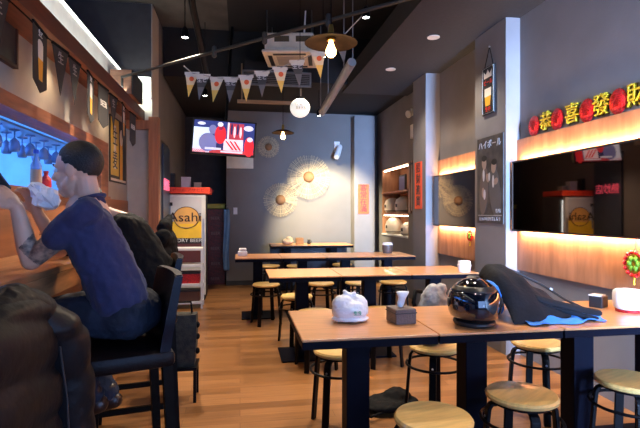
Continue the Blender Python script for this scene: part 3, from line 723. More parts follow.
# ------------------------------------------------------------------ bar stools
def make_bar_stool():
    t = thing('bar_stool', None, 'bar stool')
    b = MB(); b.b2(-.215, .215, -.215, .215, .665, .735, bev=.022); b.build('seat', LEATH, t, smooth='auto')
    b = MB(); out = []
    for i in range(9):
        z = .70+i*.0425; x = .185+.055*(i/8)**1.3; y = .205+(.012 if i > 2 else 0); th = .022-.006*i/8
        rr = []
        for k in range(7): yy = -y+2*y*k/6; rr.append((x-th+.02*math.cos(yy/y*PI/2)-.012, yy, z))
        for k in range(7): yy = y-2*y*k/6; rr.append((x+th+.02*math.cos(yy/y*PI/2)-.012, yy, z))
        out.append(rr)
    b.rings(out); bmesh.ops.bevel(b.bm, geom=[e for e in b.bm.edges if all(v.co.z > 1.03 for v in e.verts)], offset=.006, segments=2, affect='EDGES')
    b.build('backrest', mat('midnight_leather', (.004, .004, .010), .35, spec=.2, bump=.1, bscale=90), t, smooth='auto')
    for sx in (-1, 1):
        for sy in (-1, 1):
            b = MB(); x0, y0, x1, y1 = sx*.185, sy*.185, sx*.215, sy*.205
            b.rings([[(x1-.016, y1-.016, 0), (x1+.016, y1-.016, 0), (x1+.016, y1+.016, 0), (x1-.016, y1+.016, 0)], [(x0-.02, y0-.02, .67), (x0+.02, y0-.02, .67), (x0+.02, y0+.02, .67), (x0-.02, y0+.02, .67)]])
            b.build('leg', LEGD, t)
    for s in (-1, 1):
        MB().b2(-.20, .20, s*.198-.010, s*.198+.010, .20, .23).build('stretcher', LEGD, t)
        MB().b2(s*.205-.010, s*.205+.010, -.19, .19, .26 if s < 0 else .16, .29 if s < 0 else .19).build('footrest' if s < 0 else 'stretcher', LEGD, t)
    return t
bs = make_bar_stool()
for i, (x, y, rz, lab) in enumerate([
    (-.80, 1.36, 0, 'dark bar stool closest to the viewer, buried under the puffer jacket'),
    (-.53, 2.17, .32, 'dark leather bar stool the man in the navy shirt sits on'),
    (-.60, 2.96, .2, 'dark bar stool under the diner in black, behind the navy shirt man'),
    (-.80, 3.95, .1, 'dark bar stool farther along the counter, with black coat on its back')]):
    o = bs if i == 0 else copy_tree(bs)
    o.location = (x, y, 0); o.rotation_euler.z = rz; o['label'] = lab; o['group'] = 'bar stools at the counter'

# puffer jacket over the nearest stool
t = thing('puffer_jacket', 'dark grey quilted puffer jacket draped over the nearest bar stool back', 'jacket', (-.60, 1.30, .335))
def puffed(rings_):
    b = MB(); b.rings(rings_); return b
out = []
for i in range(73):
    q = i/72; z = .745-.80*q; top = min(1, q/.11); env = math.sqrt(max(.02, 1-(1-top)**2)); rr = []
    for k in range(56):
        a = k*2*PI/56; ca, sa_ = math.cos(a), math.sin(a)
        y0_ = .33*math.copysign(abs(sa_)**.8, sa_)*(.72+.28*min(1, q/.3)); x0_ = .098*math.copysign(abs(ca)**.8, ca)
        seam = abs(math.sin((z*1.0+.10*y0_+.02*math.sin(6*y0_))/.135*PI))**.45; pf = .026*(seam-.6)
        rr.append(((x0_+pf*ca)*env, (y0_+pf*sa_)*(.35+.65*env)-.0, z+.02*math.sin(4*y0_+1)))
    out.append(rr)
puffed(out).build('jacket_body', PUFF, t, smooth=True, sub=1, disp=(.020, .10))
path = [Vector((.055, .13, .70)), Vector((.085, .215, .60)), Vector((.092, .255, .45)), Vector((.095, .27, .28)), Vector((.09, .268, .10)), Vector((.085, .262, -.05))]
out = []; N = 60
for i in range(N+1):
    f_ = i/N*(len(path)-1); k0 = min(int(f_), len(path)-2); c = path[k0].lerp(path[k0+1], f_-k0)
    r0 = (.070-.012*i/N)*(.45+.55*min(1, i/6)); seam = abs(math.sin(i/N*PI*5.5+.4))**.45
    out.append([c+Vector((math.cos(a)*(r0+.013*(seam-.5)), math.sin(a)*(r0+.013*(seam-.5)), .018*math.sin(a))) for a in [k*2*PI/24 for k in range(24)]])
puffed(out).build('sleeve', PUFF, t, smooth=True, sub=1, disp=(.014, .07))
b = MB(); b.cap((.0, -.16, .70), .055, (.02, .06, .715), .062).cap((.02, .06, .715), .062, (.05, .15, .68), .05); b.build('hood', PUFF, t, smooth=True, remesh=.006, smooth_it=4, disp=(.018, .07))
MB().tube([(.118, .10, .60), (.128, .125, .45), (.130, .14, .28), (.130, .15, .10), (.128, .16, 0)], .003, 6).build('zip', INK, t)

# black coat on the fourth stool
t = thing('black_coat', 'black coat heaped over a bar stool back before the refrigerator', 'coat', (-.575, 3.92, .68))
b = MB(); b.ell((0, 0, .38), (.085, .20, .10)).ell((.0, 0, .30), (.09, .22, .14)).cap((0, -.06, .50), .06, (.02, .04, .58), .025).cap((0, -.18, .42), .07, (0, .16, .42), .06).ell((.0, -.02, .24), (.08, .20, .12))
b.build('coat_body', BLKCL, t, smooth=True, remesh=.009, smooth_it=4, disp=(.03, .07))

# low stand with patterned bag
t = thing('low_stand', 'small black stand on thin legs beside the bar stools', 'stand', (-.40, 3.47, 0))
b = MB(); b.b2(-.11, .11, -.11, .11, .22, .24); b.build('top', BLACKM, t)
for sx in (-1, 1):
    for sy in (-1, 1): MB().b2(sx*.095-.01, sx*.095+.01, sy*.095-.01, sy*.095+.01, 0, .219).build('leg', BLACKM, t)
t = thing('patterned_bag', 'dark bag with olive pattern standing beside the bar stools', 'bag', (-.40, 3.47, .24))
b = MB(); b.rings([[(-w_, -d, z), (w_, -d, z), (w_, d, z), (-w_, d, z)] for z, w_, d in ((0, .09, .08), (.12, .10, .085), (.25, .105, .08), (.35, .10, .06))]); b.build('bag_body', mat('olive_pattern', (.004, .004, .003), .7, scale=22, col2=(.035, .028, .016), bump=.4), t)
MB().tube([(-.07, 0, .34), (-.06, 0, .43), (.06, 0, .43), (.07, 0, .34)], .008, 8).build('handle', BLKCL, t)
for z in (.1, .2, .28): MB().ell((.11, -.05, z), (.016, .016, .022), n=6).build('tassel', BLKCL, t)

# ------------------------------------------------------------------ people
def person(name, label, P, M):
    t = thing(name, label, 'person', tuple(P['base'])); base = Vector(P['base'])
    L = lambda p: Vector(p)-base
    f = Vector(P['face']).normalized(); s = Vector((0, 0, 1)).cross(f).normalized(); u = f.cross(s)
    tilt = P.get('nod', 0); f2 = f*math.cos(tilt)-u*math.sin(tilt); u2 = u*math.cos(tilt)+f*math.sin(tilt)
    C = L(P['head']); hp = lambda a, b_, c_: C+f2*a+s*b_+u2*c_
    HR = Matrix((f2, s, u2)).transposed()
    shL, shR, elL, elR, wrL, wrR = [L(P[k]) for k in ('shL', 'shR', 'elL', 'elR', 'wrL', 'wrR')]
    hip, knL, knR, anL, anR = [L(P[k]) for k in ('hip', 'knL', 'knR', 'anL', 'anR')]
    side = (shL-shR).normalized(); hL, hR = hip+side*.09, hip-side*.09
    mid = (shL+shR)/2; nb = mid+Vector((0, 0, .035))-f*.01
    b = MB()
    # head
    b.ell(hp(-.012, 0, .022), (.096, .074, .088), HR).ell(hp(.026, 0, -.035), (.064, .058, .082), HR).cap(hp(.055, 0, -.100), .024, hp(.03, 0, -.095), .04)
    b.cap(hp(.084, 0, .008), .008, hp(.104, 0, -.030), .0125).ell(hp(.092, 0, -.036), (.014, .017, .010), HR)
    b.ell(hp(.083, 0, -.058), (.012, .024, .0065), HR).ell(hp(.081, 0, -.071), (.012, .021, .007), HR).ell(hp(.070, 0, -.09), (.018, .026, .02), HR)
    for q in (-1, 1):
        b.cap(hp(.083, q*.012, .018), .008, hp(.068, q*.046, .016), .008).ell(hp(.062, q*.036, -.030), (.024, .022, .02), HR)
        b.ell(hp(-.006, q*.075, -.015), (.021, .009, .031), HR).cap(hp(.035, q*.045, -.07), .018, hp(.0, q*.055, -.045), .018)
    b.cap(hp(-.03, 0, -.05), .050, nb, .054)
    # trunk and limbs under the clothes
    b.cap(mid, .09, hip, .10).cap(nb, .05, shL-side*.03, .045).cap(nb, .05, shR+side*.03, .045)
    b.chain([(shL, .05), (shL.lerp(elL, .4), .050), (elL, .038), (elL.lerp(wrL, .25), .041), (wrL, .026)])
    b.chain([(shR, .05), (shR.lerp(elR, .4), .050), (elR, .038), (elR.lerp(wrR, .25), .041), (wrR, .026)])
    b.chain([(hL, .08), (knL, .055), (knL.lerp(anL, .3), .055), (anL, .036)]); b.chain([(hR, .08), (knR, .055), (knR.lerp(anR, .3), .055), (anR, .036)])
    # hands
    for wr, el, hd, nrm, curl, sg in ((wrL, elL, P['hdL'], P['nL'], P['cL'], 1), (wrR, elR, P['hdR'], P['nR'], P['cR'], -1)):
        d = Vector(hd).normalized(); n_ = Vector(nrm); n_ = (n_-d*n_.dot(d)).normalized(); sd = d.cross(n_)*sg   # sd: thumb side
        pc = wr+d*.052
        HM = Matrix((d, sd, n_)).transposed()
        b.cap(wr, .026, wr+d*.03, .026).ell(pc, (.050, .040, .017), HM)
        for i, (off, ln) in enumerate(((.028, .070), (.010, .079), (-.010, .073), (-.028, .058))):
            p = pc+d*.034+sd*off; r = .0088; dirn = (d+sd*off*2).normalized(); ch = [(p, r+.001)]
            for j, fr in enumerate((.42, .32, .26)):
                a = curl*(j+.6); v = dirn*math.cos(a)+n_*math.sin(a); p = p+v*ln*fr; ch.append((p, r-.0012*(j+1)*.6))
            b.chain([(pc+sd*off*.8, .010)]+ch)
        p = wr+d*.022+sd*.022; b.chain([(p, .014), (p+d*.024+sd*.022+n_*.008, .0115), (p+d*.050+sd*.026+n_*.020, .0095), (p+d*.066+sd*.018+n_*.034, .008)])
    o = b.build('body', [SKIN, mat('tattooed_skin', (.10, .075, .065), .55, scale=38, col2=(.42, .27, .19), stretch=(1, 1, 1.4))], t, smooth=True, remesh=.0042, smooth_it=2)
    if P.get('tattoo'):
        ax = elL-shL; ln = ax.length; ax.normalize()
        for pl in o.data.polygons:
            q = pl.center-shL; h_ = q.dot(ax)
            if .42*ln < h_ < .93*ln and (q-ax*h_).length < .075: pl.material_index = 1
    # hair: a cap cut along the hairline
    b = MB(); b.ell((-.020, 0, .030), (.098, .0815, .094), n=22)
    line = [(-.2, -.065), (-.095, -.062), (-.04, -.028), (.0, .004), (.028, .012), (.045, .05), (.075, .082), (.2, .09)]
    def lim(x):
        for (x0, y0), (x1, y1) in zip(line, line[1:]):
            if x0 <= x <= x1: return y0+(y1-y0)*(x-x0)/(x1-x0)
        return 0
    bmesh.ops.delete(b.bm, geom=[v for v in b.bm.verts if v.co.z < lim(v.co.x)], context='VERTS')
    MM = HR.to_4x4(); MM.translation = C; bmesh.ops.transform(b.bm, matrix=MM, verts=b.bm.verts)
    b.build('hair', HAIR, t, smooth=True, solid=.010, sub=1)
    for q in (-1, 1):
        b = MB(); b.mi = 0; b.ell(hp(.074, q*.031, -.002), (.010, .014, .008), HR, n=8); b.mi = 1; b.ell(hp(.081, q*.032, -.002), (.005, .006, .006), HR, n=6); b.build('eye', [PLASW, INK], t, smooth=True)
        b = MB(); b.cap(hp(.092, q*.014, .022), .004, hp(.076, q*.048, .022), .004); b.build('eyebrow', HAIR, t)
    # shirt
    b = MB(); wd = P.get('wd', .115)
    cL, cR = shL.lerp(shR, .22), shR.lerp(shL, .22); low = Vector(P.get('waist', (0, 0, 0)))
    for q0, q1 in ((cL, hL), (cR, hR), (mid, hip)):
        b.cap(q0-Vector((0, 0, .07)), wd, q0.lerp(q1, .55), wd*.98).cap(q0.lerp(q1, .55), wd*.98, q0.lerp(q1, .80), wd*1.06)
    b.cap(nb-f*.005, .062, mid+Vector((0, 0, -.03)), .09)
    b.cap(nb-Vector((0, 0, .03)), .06, shL+Vector((0, 0, -.005)), .062).cap(nb-Vector((0, 0, .03)), .06, shR+Vector((0, 0, -.005)), .062)
    sl = P.get('sleeve', .5)
    for a0, e0, w0 in ((shL, elL, wrL), (shR, elR, wrR)):
        if sl <= 1: b.cap(a0, .064, a0.lerp(e0, sl), .062)
        else: b.chain([(a0, .075), (e0, .062), (e0.lerp(w0, .85), .045)])
    b.build('shirt' if sl <= 1 else 'coat', M['top'], t, smooth=True, remesh=.006, smooth_it=5, disp=P.get('disp', (.018, .08)))
    if sl <= 1:
        MB().tube([nb+f*.0+Vector((0, 0, .022))+(f*math.cos(k*2*PI/24)*.062+s*math.sin(k*2*PI/24)*.062-Vector((0, 0, 1))*math.cos(k*2*PI/24)*.02) for k in range(24)], .009, 8, closed=True).build('collar', M['top'], t, smooth=True)
    # trousers
    b = MB(); b.chain([(hL, .105), (hL.lerp(knL, .5), .088), (knL, .068), (knL.lerp(anL, .4), .064), (anL, .05)]); b.chain([(hR, .105), (hR.lerp(knR, .5), .088), (knR, .068), (knR.lerp(anR, .4), .064), (anR, .05)])
    b.cap(hL+Vector((0, 0, .02)), .108, hR+Vector((0, 0, .02)), .108).ell(hip-f*.03, (.13, .15, .11))
    b.build('trousers', M['legs'], t, smooth=True, remesh=.006, smooth_it=4, disp=(.016, .05))
    for an in (anL, anR):
        td = Vector(P['toe']).normalized(); q = an-Vector((0, 0, .045))
        b = MB(); b.cap(q-td*.03, .038, q+td*.07-Vector((0, 0, .005)), .038).cap(q+td*.07-Vector((0, 0, .005)), .038, q+td*.16-Vector((0, 0, .014)), .028).cap(q, .04, an+Vector((0, 0, .01)), .045)
        b.build('shoe', M['shoe'], t, smooth=True, remesh=.006, smooth_it=3)
    return t
fd = (-.985, .17, 0)
SH = mat('dark_brown_shoe', (.03, .012, .008), .4)
man = person('person', 'person in navy T-shirt and jeans with tattooed arm, eating at the counter', dict(
    base=(-.49, 2.22, 0), face=fd, nod=.10, head=Q(77, 169, 2.12), shL=Q(86, 213, 1.96), shR=Q(88, 211, 2.30),
    elL=Q(31, 261, 1.96), wrL=Q(17, 208, 1.93), elR=Q(60, 250, 2.36), wrR=Q(38, 214, 2.26), hip=Q(126, 311, 2.14),
    hdL=(-.75, .1, .75), nL=(-.3, .5, -.6), cL=.4, hdR=(-.25, -.15, .9), nR=(-.3, -.9, .1), cR=.55,
    knL=Q(40, 316, 2.02), knR=Q(50, 312, 2.28), anL=Q(92, 395, 2.02), anR=Q(108, 392, 2.28), toe=(.55, .1, -.15) if 0 else (-.9, .1, -.2),
    tattoo=True, sleeve=.50, disp=(.020, .07)), dict(top=NAVY, legs=JEANS, shoe=SH))
person('person', 'person in black coat hunched at the counter, head hidden behind the man in navy', dict(
    base=(-.53, 2.98, 0), face=fd, nod=.35, head=Q(85, 204, 2.86), shL=Q(126, 228, 2.72), shR=Q(126, 228, 3.06),
    elL=Q(78, 258, 2.76), wrL=Q(64, 245, 2.80), elR=Q(78, 256, 3.1), wrR=Q(64, 244, 3.0), hip=Q(150, 284, 2.92),
    hdL=(-.6, .1, .5), nL=(.1, .6, .3), cL=.5, hdR=(-.6, -.1, .5), nR=(.1, -.8, .1), cR=.5,
    knL=Q(92, 296, 2.8), knR=Q(96, 292, 3.06), anL=Q(120, 355, 2.8), anR=Q(128, 350, 3.06), toe=(-.9, .1, -.2),
    sleeve=2, wd=.16, disp=(.02, .08)), dict(top=BLKCL, legs=BLKCL, shoe=SH))
# food and phone
c = Q(42, 196, 2.16)
t = thing('wrapped_bun', 'white paper wrapped bun held up to the mouth by man in navy', 'food', tuple(c))
b = MB(); out = []
ax = (Q(56, 207, 2.12)-Q(31, 184, 2.14)); st = Q(31, 184, 2.14)-c; Ln = ax.length; ax.normalize(); sa = ax.cross(Vector((0, 1, 0))).normalized(); sb = ax.cross(sa)
for i in range(9):
    r = (.012, .022, .030, .036, .042, .046, .044, .034, .012)[i]; ctr = st+ax*Ln*i/8
    out.append([ctr+(sa*math.cos(k*2*PI/14)+sb*math.sin(k*2*PI/14))*r*(1+.28*math.sin(k*2.7+i)+.12*math.sin(k*4.1+2*i)) for k in range(14)])
b.rings(out); b.build('wrapper', PAPER, t, disp=(.010, .02))
c = Q(-8, 178, 1.95)
t = thing('mobile_phone', 'dark phone held in the raised left hand at the left edge', 'phone', tuple(c))
b = MB(); b.box((0, 0, 0), (.075, .011, .14), (.3, -.5, 0), bev=.004); b.build('case', INK, t)

# ------------------------------------------------------------------ fridge and the far left corner
FR = (-1.10, -.585, 7.2, 7.85, 1.56)
t = thing('beverage_refrigerator', 'glass door beverage refrigerator with golden beer advert and red top strip', 'refrigerator', (-.79, 7.5, 0)); t.scale = (1.15, 1, 1)
def fb(x0, x1, y0, y1, z0, z1, nm, m, bev=0): return MB().b2(x0+.84, x1+.84, y0-7.5, y1-7.5, z0, z1, bev=bev).build(nm, m, t)
fb(-1.10, -.60, 7.26, 7.85, .08, 1.56, 'cabinet', mat('dark_fridge', (.06, .06, .065), .4), .005)
fb(-1.10, -.60, 7.28, 7.85, .0, .079, 'plinth', INK)
door = fb(-1.10, -.585, 7.20, 7.255, .09, 1.555, 'door', mat('pale_aluminium', (.62, .62, .60), .35), .006)
b = MB(); yy = -.303
def FP(u0, u1, v0, v1, mi, k=0):
    b.mi = mi; X = lambda q: -.25+.455*q; Z = lambda q: 1.52-1.0*q
    b.b2(X(u0), X(u1), yy-.002-.0006*k, yy-.001, Z(v1), Z(v0))
FP(0, 1, 0, 1, 0); FP(0, 1, .36, .60, 2, 1); FP(.25, 1, .28, .36, 3, 1); FP(.02, .10, .10, .55, 4, 2); FP(.02, .22, .08, .13, 4, 2); FP(.12, .17, .1, .5, 6, 2)
b.mi = 3; b.lathe([(0, 0), (.155, 0), (.155, .002), (0, .002)], (.02, yy-.004, 1.22), n=36, rot=(PI/2, 0, 0))
b.mi = 2; b.poly([(-.08, yy-.0068, 1.13), (.12, yy-.0068, 1.13), (.10, yy-.0068, 1.085), (-.06, yy-.0068, 1.085)], (0, .0005, 0))
b.mi = 5; b.tube([(.02+.155*math.cos(k*2*PI/36), yy-.006, 1.22+.155*math.sin(k*2*PI/36)) for k in range(36)], .005, 6, closed=True)
b.mi = 5; text_into(b, 'Asahi', frame((.0, yy-.008, 1.22), (1, 0, 0), (0, 0, 1)), .19, .002)
FP(0, 1, .60, .68, 4, 2); b.mi = 1; text_into(b, 'DRY BEER', frame((.06, yy-.006, .885), (1, 0, 0), (0, 0, 1)), .07, .001)
FP(0, 1, .68, 1, 7, 1)
b.build('advert', [mat('silver_print', (.50, .50, .52), .4), PLASW, mat('golden_print', (.85, .52, .03), .45), mat('orange_print', (.72, .38, .10), .5), INK, mat('brown_black_print', (.03, .015, .01), .5), mat('blue_grey_print', (.15, .18, .28), .5), mat('maroon_print', (.12, .03, .03), .5)], door).location = (0, 0, 0)
fb(-.62, -.60, 7.185, 7.2, .4, 1.2, 'handle', STEEL)
fb(-.599, -.590, 7.262, 7.29, .15, 1.5, 'light_strip', mat('icy_led', (.70, .90, 1), emit=4))
b = MB(); b.b2(-.27, .31, -.32, .2, 1.57, 1.66, bev=.004); b.build('sign_strip', mat('orange_red_sign', (.85, .07, .02), .5), t)
b = MB(); text_into(b, 'アサヒビール アサヒビール', frame((.02, -.322, 1.615), (1, 0, 0), (0, 0, 1)), .055, .001); b.build('sign_letters', mat('dark_red_letters', (.45, .01, .01), .5), t)
for x, w_, h_, m, lab in ((-.99, .07, .20, INK, 'black bottle box'), (-.80, .13, .15, PLASW, 'white carton'), (-.63, .10, .07, CREAM, 'small cream carton')):
    t2 = thing('carton', lab+' standing on top of the refrigerator', 'box', (x, 7.45, 1.662)); MB().b2(-w_/2, w_/2, -.06, .06, 0, h_, bev=.004).build('box_body', m, t2); MB().b2(-w_/2-.003, w_/2+.003, -.063, .063, h_+.001, h_+.012).build('lid', m, t2)
t = thing('utility_cart', 'small white metal cart in front of the refrigerator', 'cart', (-.70, 6.78, 0))
for sx in (-1, 1):
    for sy in (-1, 1): MB().b2(sx*.19-.012, sx*.19+.012, sy*.13-.012, sy*.13+.012, .0, .80).build('post', PLASW, t)
for z in (.06, .30, .56, .78): MB().b2(-.20, .20, -.14, .14, z, z+.035, bev=.004).build('shelf', PLASW, t)
for i, (z, m, lab) in enumerate(((.335, DRED, 'dark red box on the middle shelf of the white cart'), (.096, mat('brown_carton', (.12, .05, .03), .7), 'dark brown box on the lowest shelf of the white cart'))):
    t2 = thing('storage_box', lab, 'box', (-.70, 6.78, z)); MB().b2(-.16, .16, -.11, .11, 0, .13, bev=.004).build('box_body', m, t2); MB().b2(-.165, .165, -.115, .115, .131, .15).build('lid', INK, t2)
# crates
cr = thing('beer_crate', None, 'crate', (-.44, 8.95, 0)); CRM2 = mat('dark_red_crate', (.20, .022, .018), .5, scale=30, col2=(.05, .012, .01))
w = MB(); w.b2(-.17, .17, -.14, .14, 0, .02).b2(-.17, .17, -.14, -.125, .02, .26).b2(-.17, .17, .125, .14, .02, .26).b2(-.17, -.155, -.125, .125, .02, .26).b2(.155, .17, -.125, .125, .02, .26); w.build('crate_body', CRM2, cr)
b = MB(); b.b2(-.175, .175, -.147, -.141, .23, .262).b2(-.175, .175, -.147, -.141, .0, .03).b2(-.07, .07, -.147, -.141, .17, .20); b.build('rib', CRM2, cr)
b = MB(); text_into(b, 'BEER', frame((0, -.143, .10), (1, 0, 0), (0, 0, 1)), .075, .001); b.build('lettering', mat('pale_print', (.28, .16, .13), .6), cr)
for i, nm in enumerate(('bottom crate', 'second crate from the floor', 'middle crate', 'second crate from the top', 'top crate')):
    o = cr if i == 0 else copy_tree(cr)
    o.location = (-.44+.008*(i % 2), 8.95, .272*i); o['label'] = 'dark red beer crate, '+nm+' of the stack in the alcove'; o['group'] = 'stacked beer crates'
t = thing('yellow_tray', 'yellow tray on top of the stack of dark red crates', 'tray', (-.44, 8.95, 1.362)); MB().b2(-.17, .17, -.14, .14, 0, .07, bev=.01).build('tray_body', mat('dull_yellow', (.45, .40, .04), .5), t); MB().b2(-.18, .18, -.15, .15, .071, .085).build('rim', mat('dull_yellow', (.45, .40, .04), .5), t)
rows = [[(-.31+.03*math.sin(j*2.1)+(.02 if i > 2 else 0)*(j-2)*.4, 8.62-.02*j*.5+.03*math.sin(j*1.7+i), 1.36-.2*i) for j in range(5)] for i in range(6)]
rows = [[(-.29+.022*j+.012*math.sin(i*1.3), 8.60-.02*math.sin(j*2.2+i), 1.36-.22*i) for j in range(6)] for i in range(6)]
t = thing('hanging_apron', 'light blue apron hanging at the corner of the back wall', 'apron', (0, 0, 0)); sheet('cloth', mat('light_blue_cloth', (.13, .26, .45), .8), t, rows, thick=.006, sub=1)
MB().tube([(-.23, 8.655, 1.40), (-.23, 8.61, 1.40), (-.24, 8.60, 1.36)], .006, 6).build('hook', STEEL, t)
# glazed door in the left rear wall
t = tag(MB().b2(-1.3, -1.27, 6.56, 7.14, .02, 2.24).build('door_1', mat('dark_blue_door', (.03, .07, .14), .3)), kind='structure')
t = thing('sign_board', 'dark blue door panel with pink lettering on the left wall before the refrigerator', 'sign', (-1.015, 6.86, 0))
MB().b2(0, .02, -.29, .29, .9, 2.2).build('board', mat('blue_black_board', (.03, .05, .09), .35), t); b = MB(); text_into(b, '熱炒店', frame((.022, 0, 1.66), (0, 1, 0), (0, 0, 1)), .17, .002); b.build('letters', mat('pink_neon', (.95, .12, .22), emit=1.5), t)

# ------------------------------------------------------------------ pictures, pennants and lamps above the opening
def yw(u, X):
    """distance along the room where the sight line through column u meets the plane x = X"""
    k = (u-CX)/F; return X*(math.cos(YAW)-k*math.sin(YAW))/(math.sin(YAW)+k*math.cos(YAW))
for y in (2.2, 3.5, 4.9):
    t = thing('puck_light', 'small round lamp under the wooden beam, %s' % {2.2: 'nearest the viewer', 3.5: 'the middle one', 4.9: 'nearest the far end'}[y], 'lamp', (-1.2, y, 2.36), group='small lamps under the beam')
    MB().lathe([(0, -.001), (.035, -.001), (.035, -.018), (.028, -.02), (0, -.012)], n=20).build('housing', BRASS, t, smooth='auto')
    MB().lathe([(0, -.013), (.025, -.0195), (.02, -.024), (0, -.026)], n=16).build('bulb', mat('puck_bulb', (1, .8, .5), emit=18), t)
    light('puck_lamp', 'SPOT', (-1.18, y, 2.33), 7, (1, .74, .46), (-1.22, y+.1, 0), .03, spot=150, blend=.9)
XF = -1.12
flags = [(2.45, 0, 'dark triangular pennant above the framed picture'), (2.93, 1, 'wide beer glass pennant nearest the viewer under the beam'), (3.24, 0, 'narrow dark pennant just right of the widest beer glass pennant'), (3.50, 0, 'narrow dark pennant between two beam lamps'),
         (3.86, 1, 'beer glass pennant above the head of the man in navy'), (4.20, 2, 'dark pennant with white writing beside the beer glass pennants'), (4.52, 0, 'small dark pennant left of the yellow beer poster'), (4.90, 1, 'beer glass pennant hanging before the yellow poster'), (5.30, 2, 'farthest dark pennant next to the orange post')]
tag(MB().tube([(XF, 2.0+.2*k, 2.345-.02*math.sin(k*.9)**2) for k in range(19)], .004, 6).build('pennant_string', BLKCL), 'dark string under the wooden beam carrying beer pennants', 'string')
for i, (y, kind, lab) in enumerate(flags):
    t = thing('beer_pennant', lab, 'pennant', (XF+.006, y, 2.33), rz=0, group='pennants under the left beam'); t.rotation_euler = (0, 0, .12*math.sin(i*2))
    hw_, hh_ = ((.11, .30), (.135, .36), (.12, .34))[kind]; b = MB()
    b.mi = 0
    if kind: b.poly([(0, -hw_, 0), (0, hw_, 0), (0, hw_, -hh_*.86), (0, 0, -hh_), (0, -hw_, -hh_*.86)], (.003, 0, 0))
    else: b.poly([(0, -hw_, 0), (0, hw_, 0), (0, 0, -hh_)], (.003, 0, 0))
    if kind == 1:
        b.mi = 1; b.poly([(.004, -.05, -.08), (.004, .05, -.08), (.004, .045, -.17), (.004, -.045, -.17)], (.001, 0, 0)); b.ell((.004, 0, -.08), (.002, .048, .02), n=8)
        b.mi = 2; b.poly([(.004, -.045, -.17), (.004, .045, -.17), (.004, .034, -.29), (.004, -.034, -.29)], (.001, 0, 0))
        b.mi = 1; text_into(b, '生ビ', frame((.0045, .0, -.03), (0, 1, 0), (0, 0, 1)), .04, .001)
    elif kind == 2: b.mi = 1; text_into(b, 'BEER', frame((.0045, 0, -.14), (0, 1, 0), (0, 0, 1)), .07, .001)
    else: b.mi = 3; text_into(b, '生', frame((.0045, 0, -.07), (0, 1, 0), (0, 0, 1)), .08, .001)
    b.build('cloth', [mat('black_pennant_cloth', (.02, .018, .018), .6), FOAM, BEER, mat('grey_print2', (.35, .33, .30), .6)], t)
    MB().b2(-.004, .008, -hw_, hw_, -.008, .008).build('hem', BLKCL, t)
# framed picture
y0, y1 = 2.35, 3.02
t = thing('framed_picture', 'dark framed picture high on the wall above the kitchen opening', 'picture', (XL, (y0+y1)/2, 2.32))
MB().b2(.0, .02, -.34, .34, -.17, .19).build('picture', mat('dim_poster', (.05, .035, .03), .4, var=.5, scale=9, col2=(.10, .07, .05)), t)
b = MB(); b.b2(0, .028, -.36, .36, -.19, -.17).b2(0, .028, -.36, .36, .19, .21).b2(0, .028, -.36, -.34, -.17, .19).b2(0, .028, .34, .36, -.17, .19); b.build('frame', BEAMD, t)
# yellow beer poster on the pier
t = thing('beer_poster', 'tall yellow and black beer poster on the wall pier behind the man', 'poster', (XL, 5.45, 1.95))
MB().b2(0, .012, -.34, .34, -.34, .34).build('board', INK, t)
b = MB(); b.mi = 0; b.b2(.013, .014, -.32, .0, -.27, .32); b.mi = 1; b.b2(.013, .014, .05, .17, -.30, .2); b.mi = 2; b.ell((.014, .11, .16), (.002, .07, .09), n=8); b.mi = 2; b.b2(.0142, .015, -.2, -.12, -.2, .25)
b.mi = 3; text_into(b, '生', frame((.016, -.16, .12), (0, 1, 0), (0, 0, 1)), .2, .001); text_into(b, '麦', frame((.016, -.16, -.12), (0, 1, 0), (0, 0, 1)), .2, .001)
b.mi = 2; b.b2(.013, .014, -.32, .32, -.325, -.30)
b.build('print', [mat('yellow_print', (.80, .55, .08), .5), BEER, FOAM, INK], t)
# wooden crate on the beam
t = thing('wooden_crate', 'small slatted wooden crate standing on the beam near the cove end', 'crate', (-1.17, 5.28, 2.48), rz=0)
LW_ = mat('light_crate_wood', (.34, .17, .10), .6, var=.2, scale=6, stretch=(1, 1, 8))
b = MB(); b.b2(-.10, .10, -.24, .24, 0, .24, bev=.004); b.build('crate_body', LW_, t)
b = MB()
for k in range(5): b.b2(-.104, -.10, -.23+.094*k, -.15+.094*k, .01, .23)
for k in range(3): b.b2(-.09+.062*k, -.036+.062*k, -.245, -.241, .01, .23)
b.build('slat', LW_, t)
MB().b2(.101, .115, -.24, .24, 0, .24).build('black_side', INK, t)

# ------------------------------------------------------------------ kitchen seen through the opening
t = thing('range_hood', 'pale steel kitchen range hood seen through the opening', 'hood', (-2.6, 3.3, 1.62))
b = MB(); b.rings([[(-.35, -.9, 0), (.35, -.9, 0), (.35, .9, 0), (-.35, .9, 0)], [(-.35, -.9, .08), (.35, -.9, .08), (.35, .9, .08), (-.35, .9, .08)], [(-.3, -.5, .38), (.05, -.5, .38), (.05, .5, .38), (-.3, .5, .38)], [(-.3, -.5, .92), (.05, -.5, .92), (.05, .5, .92), (-.3, .5, .92)]])
b.build('hood_body', mat('matte_steel', (.42, .45, .5), .4, metal=.3), t); MB().b2(.352, .36, -.8, .8, .02, .06).build('trim_strip', STEEL, t)
t = thing('kitchen_shelf', 'dark kitchen rack with pots below the hood', 'rack', (-2.75, 3.6, 0))
for y in (-.9, 0, .9): MB().b2(-.02, .02, y-.02, y+.02, 0, 1.6).build('post', STEEL, t)
for z in (.9, 1.3): MB().b2(-.2, .2, -.95, .95, z, z+.03).build('shelf', STEEL, t)
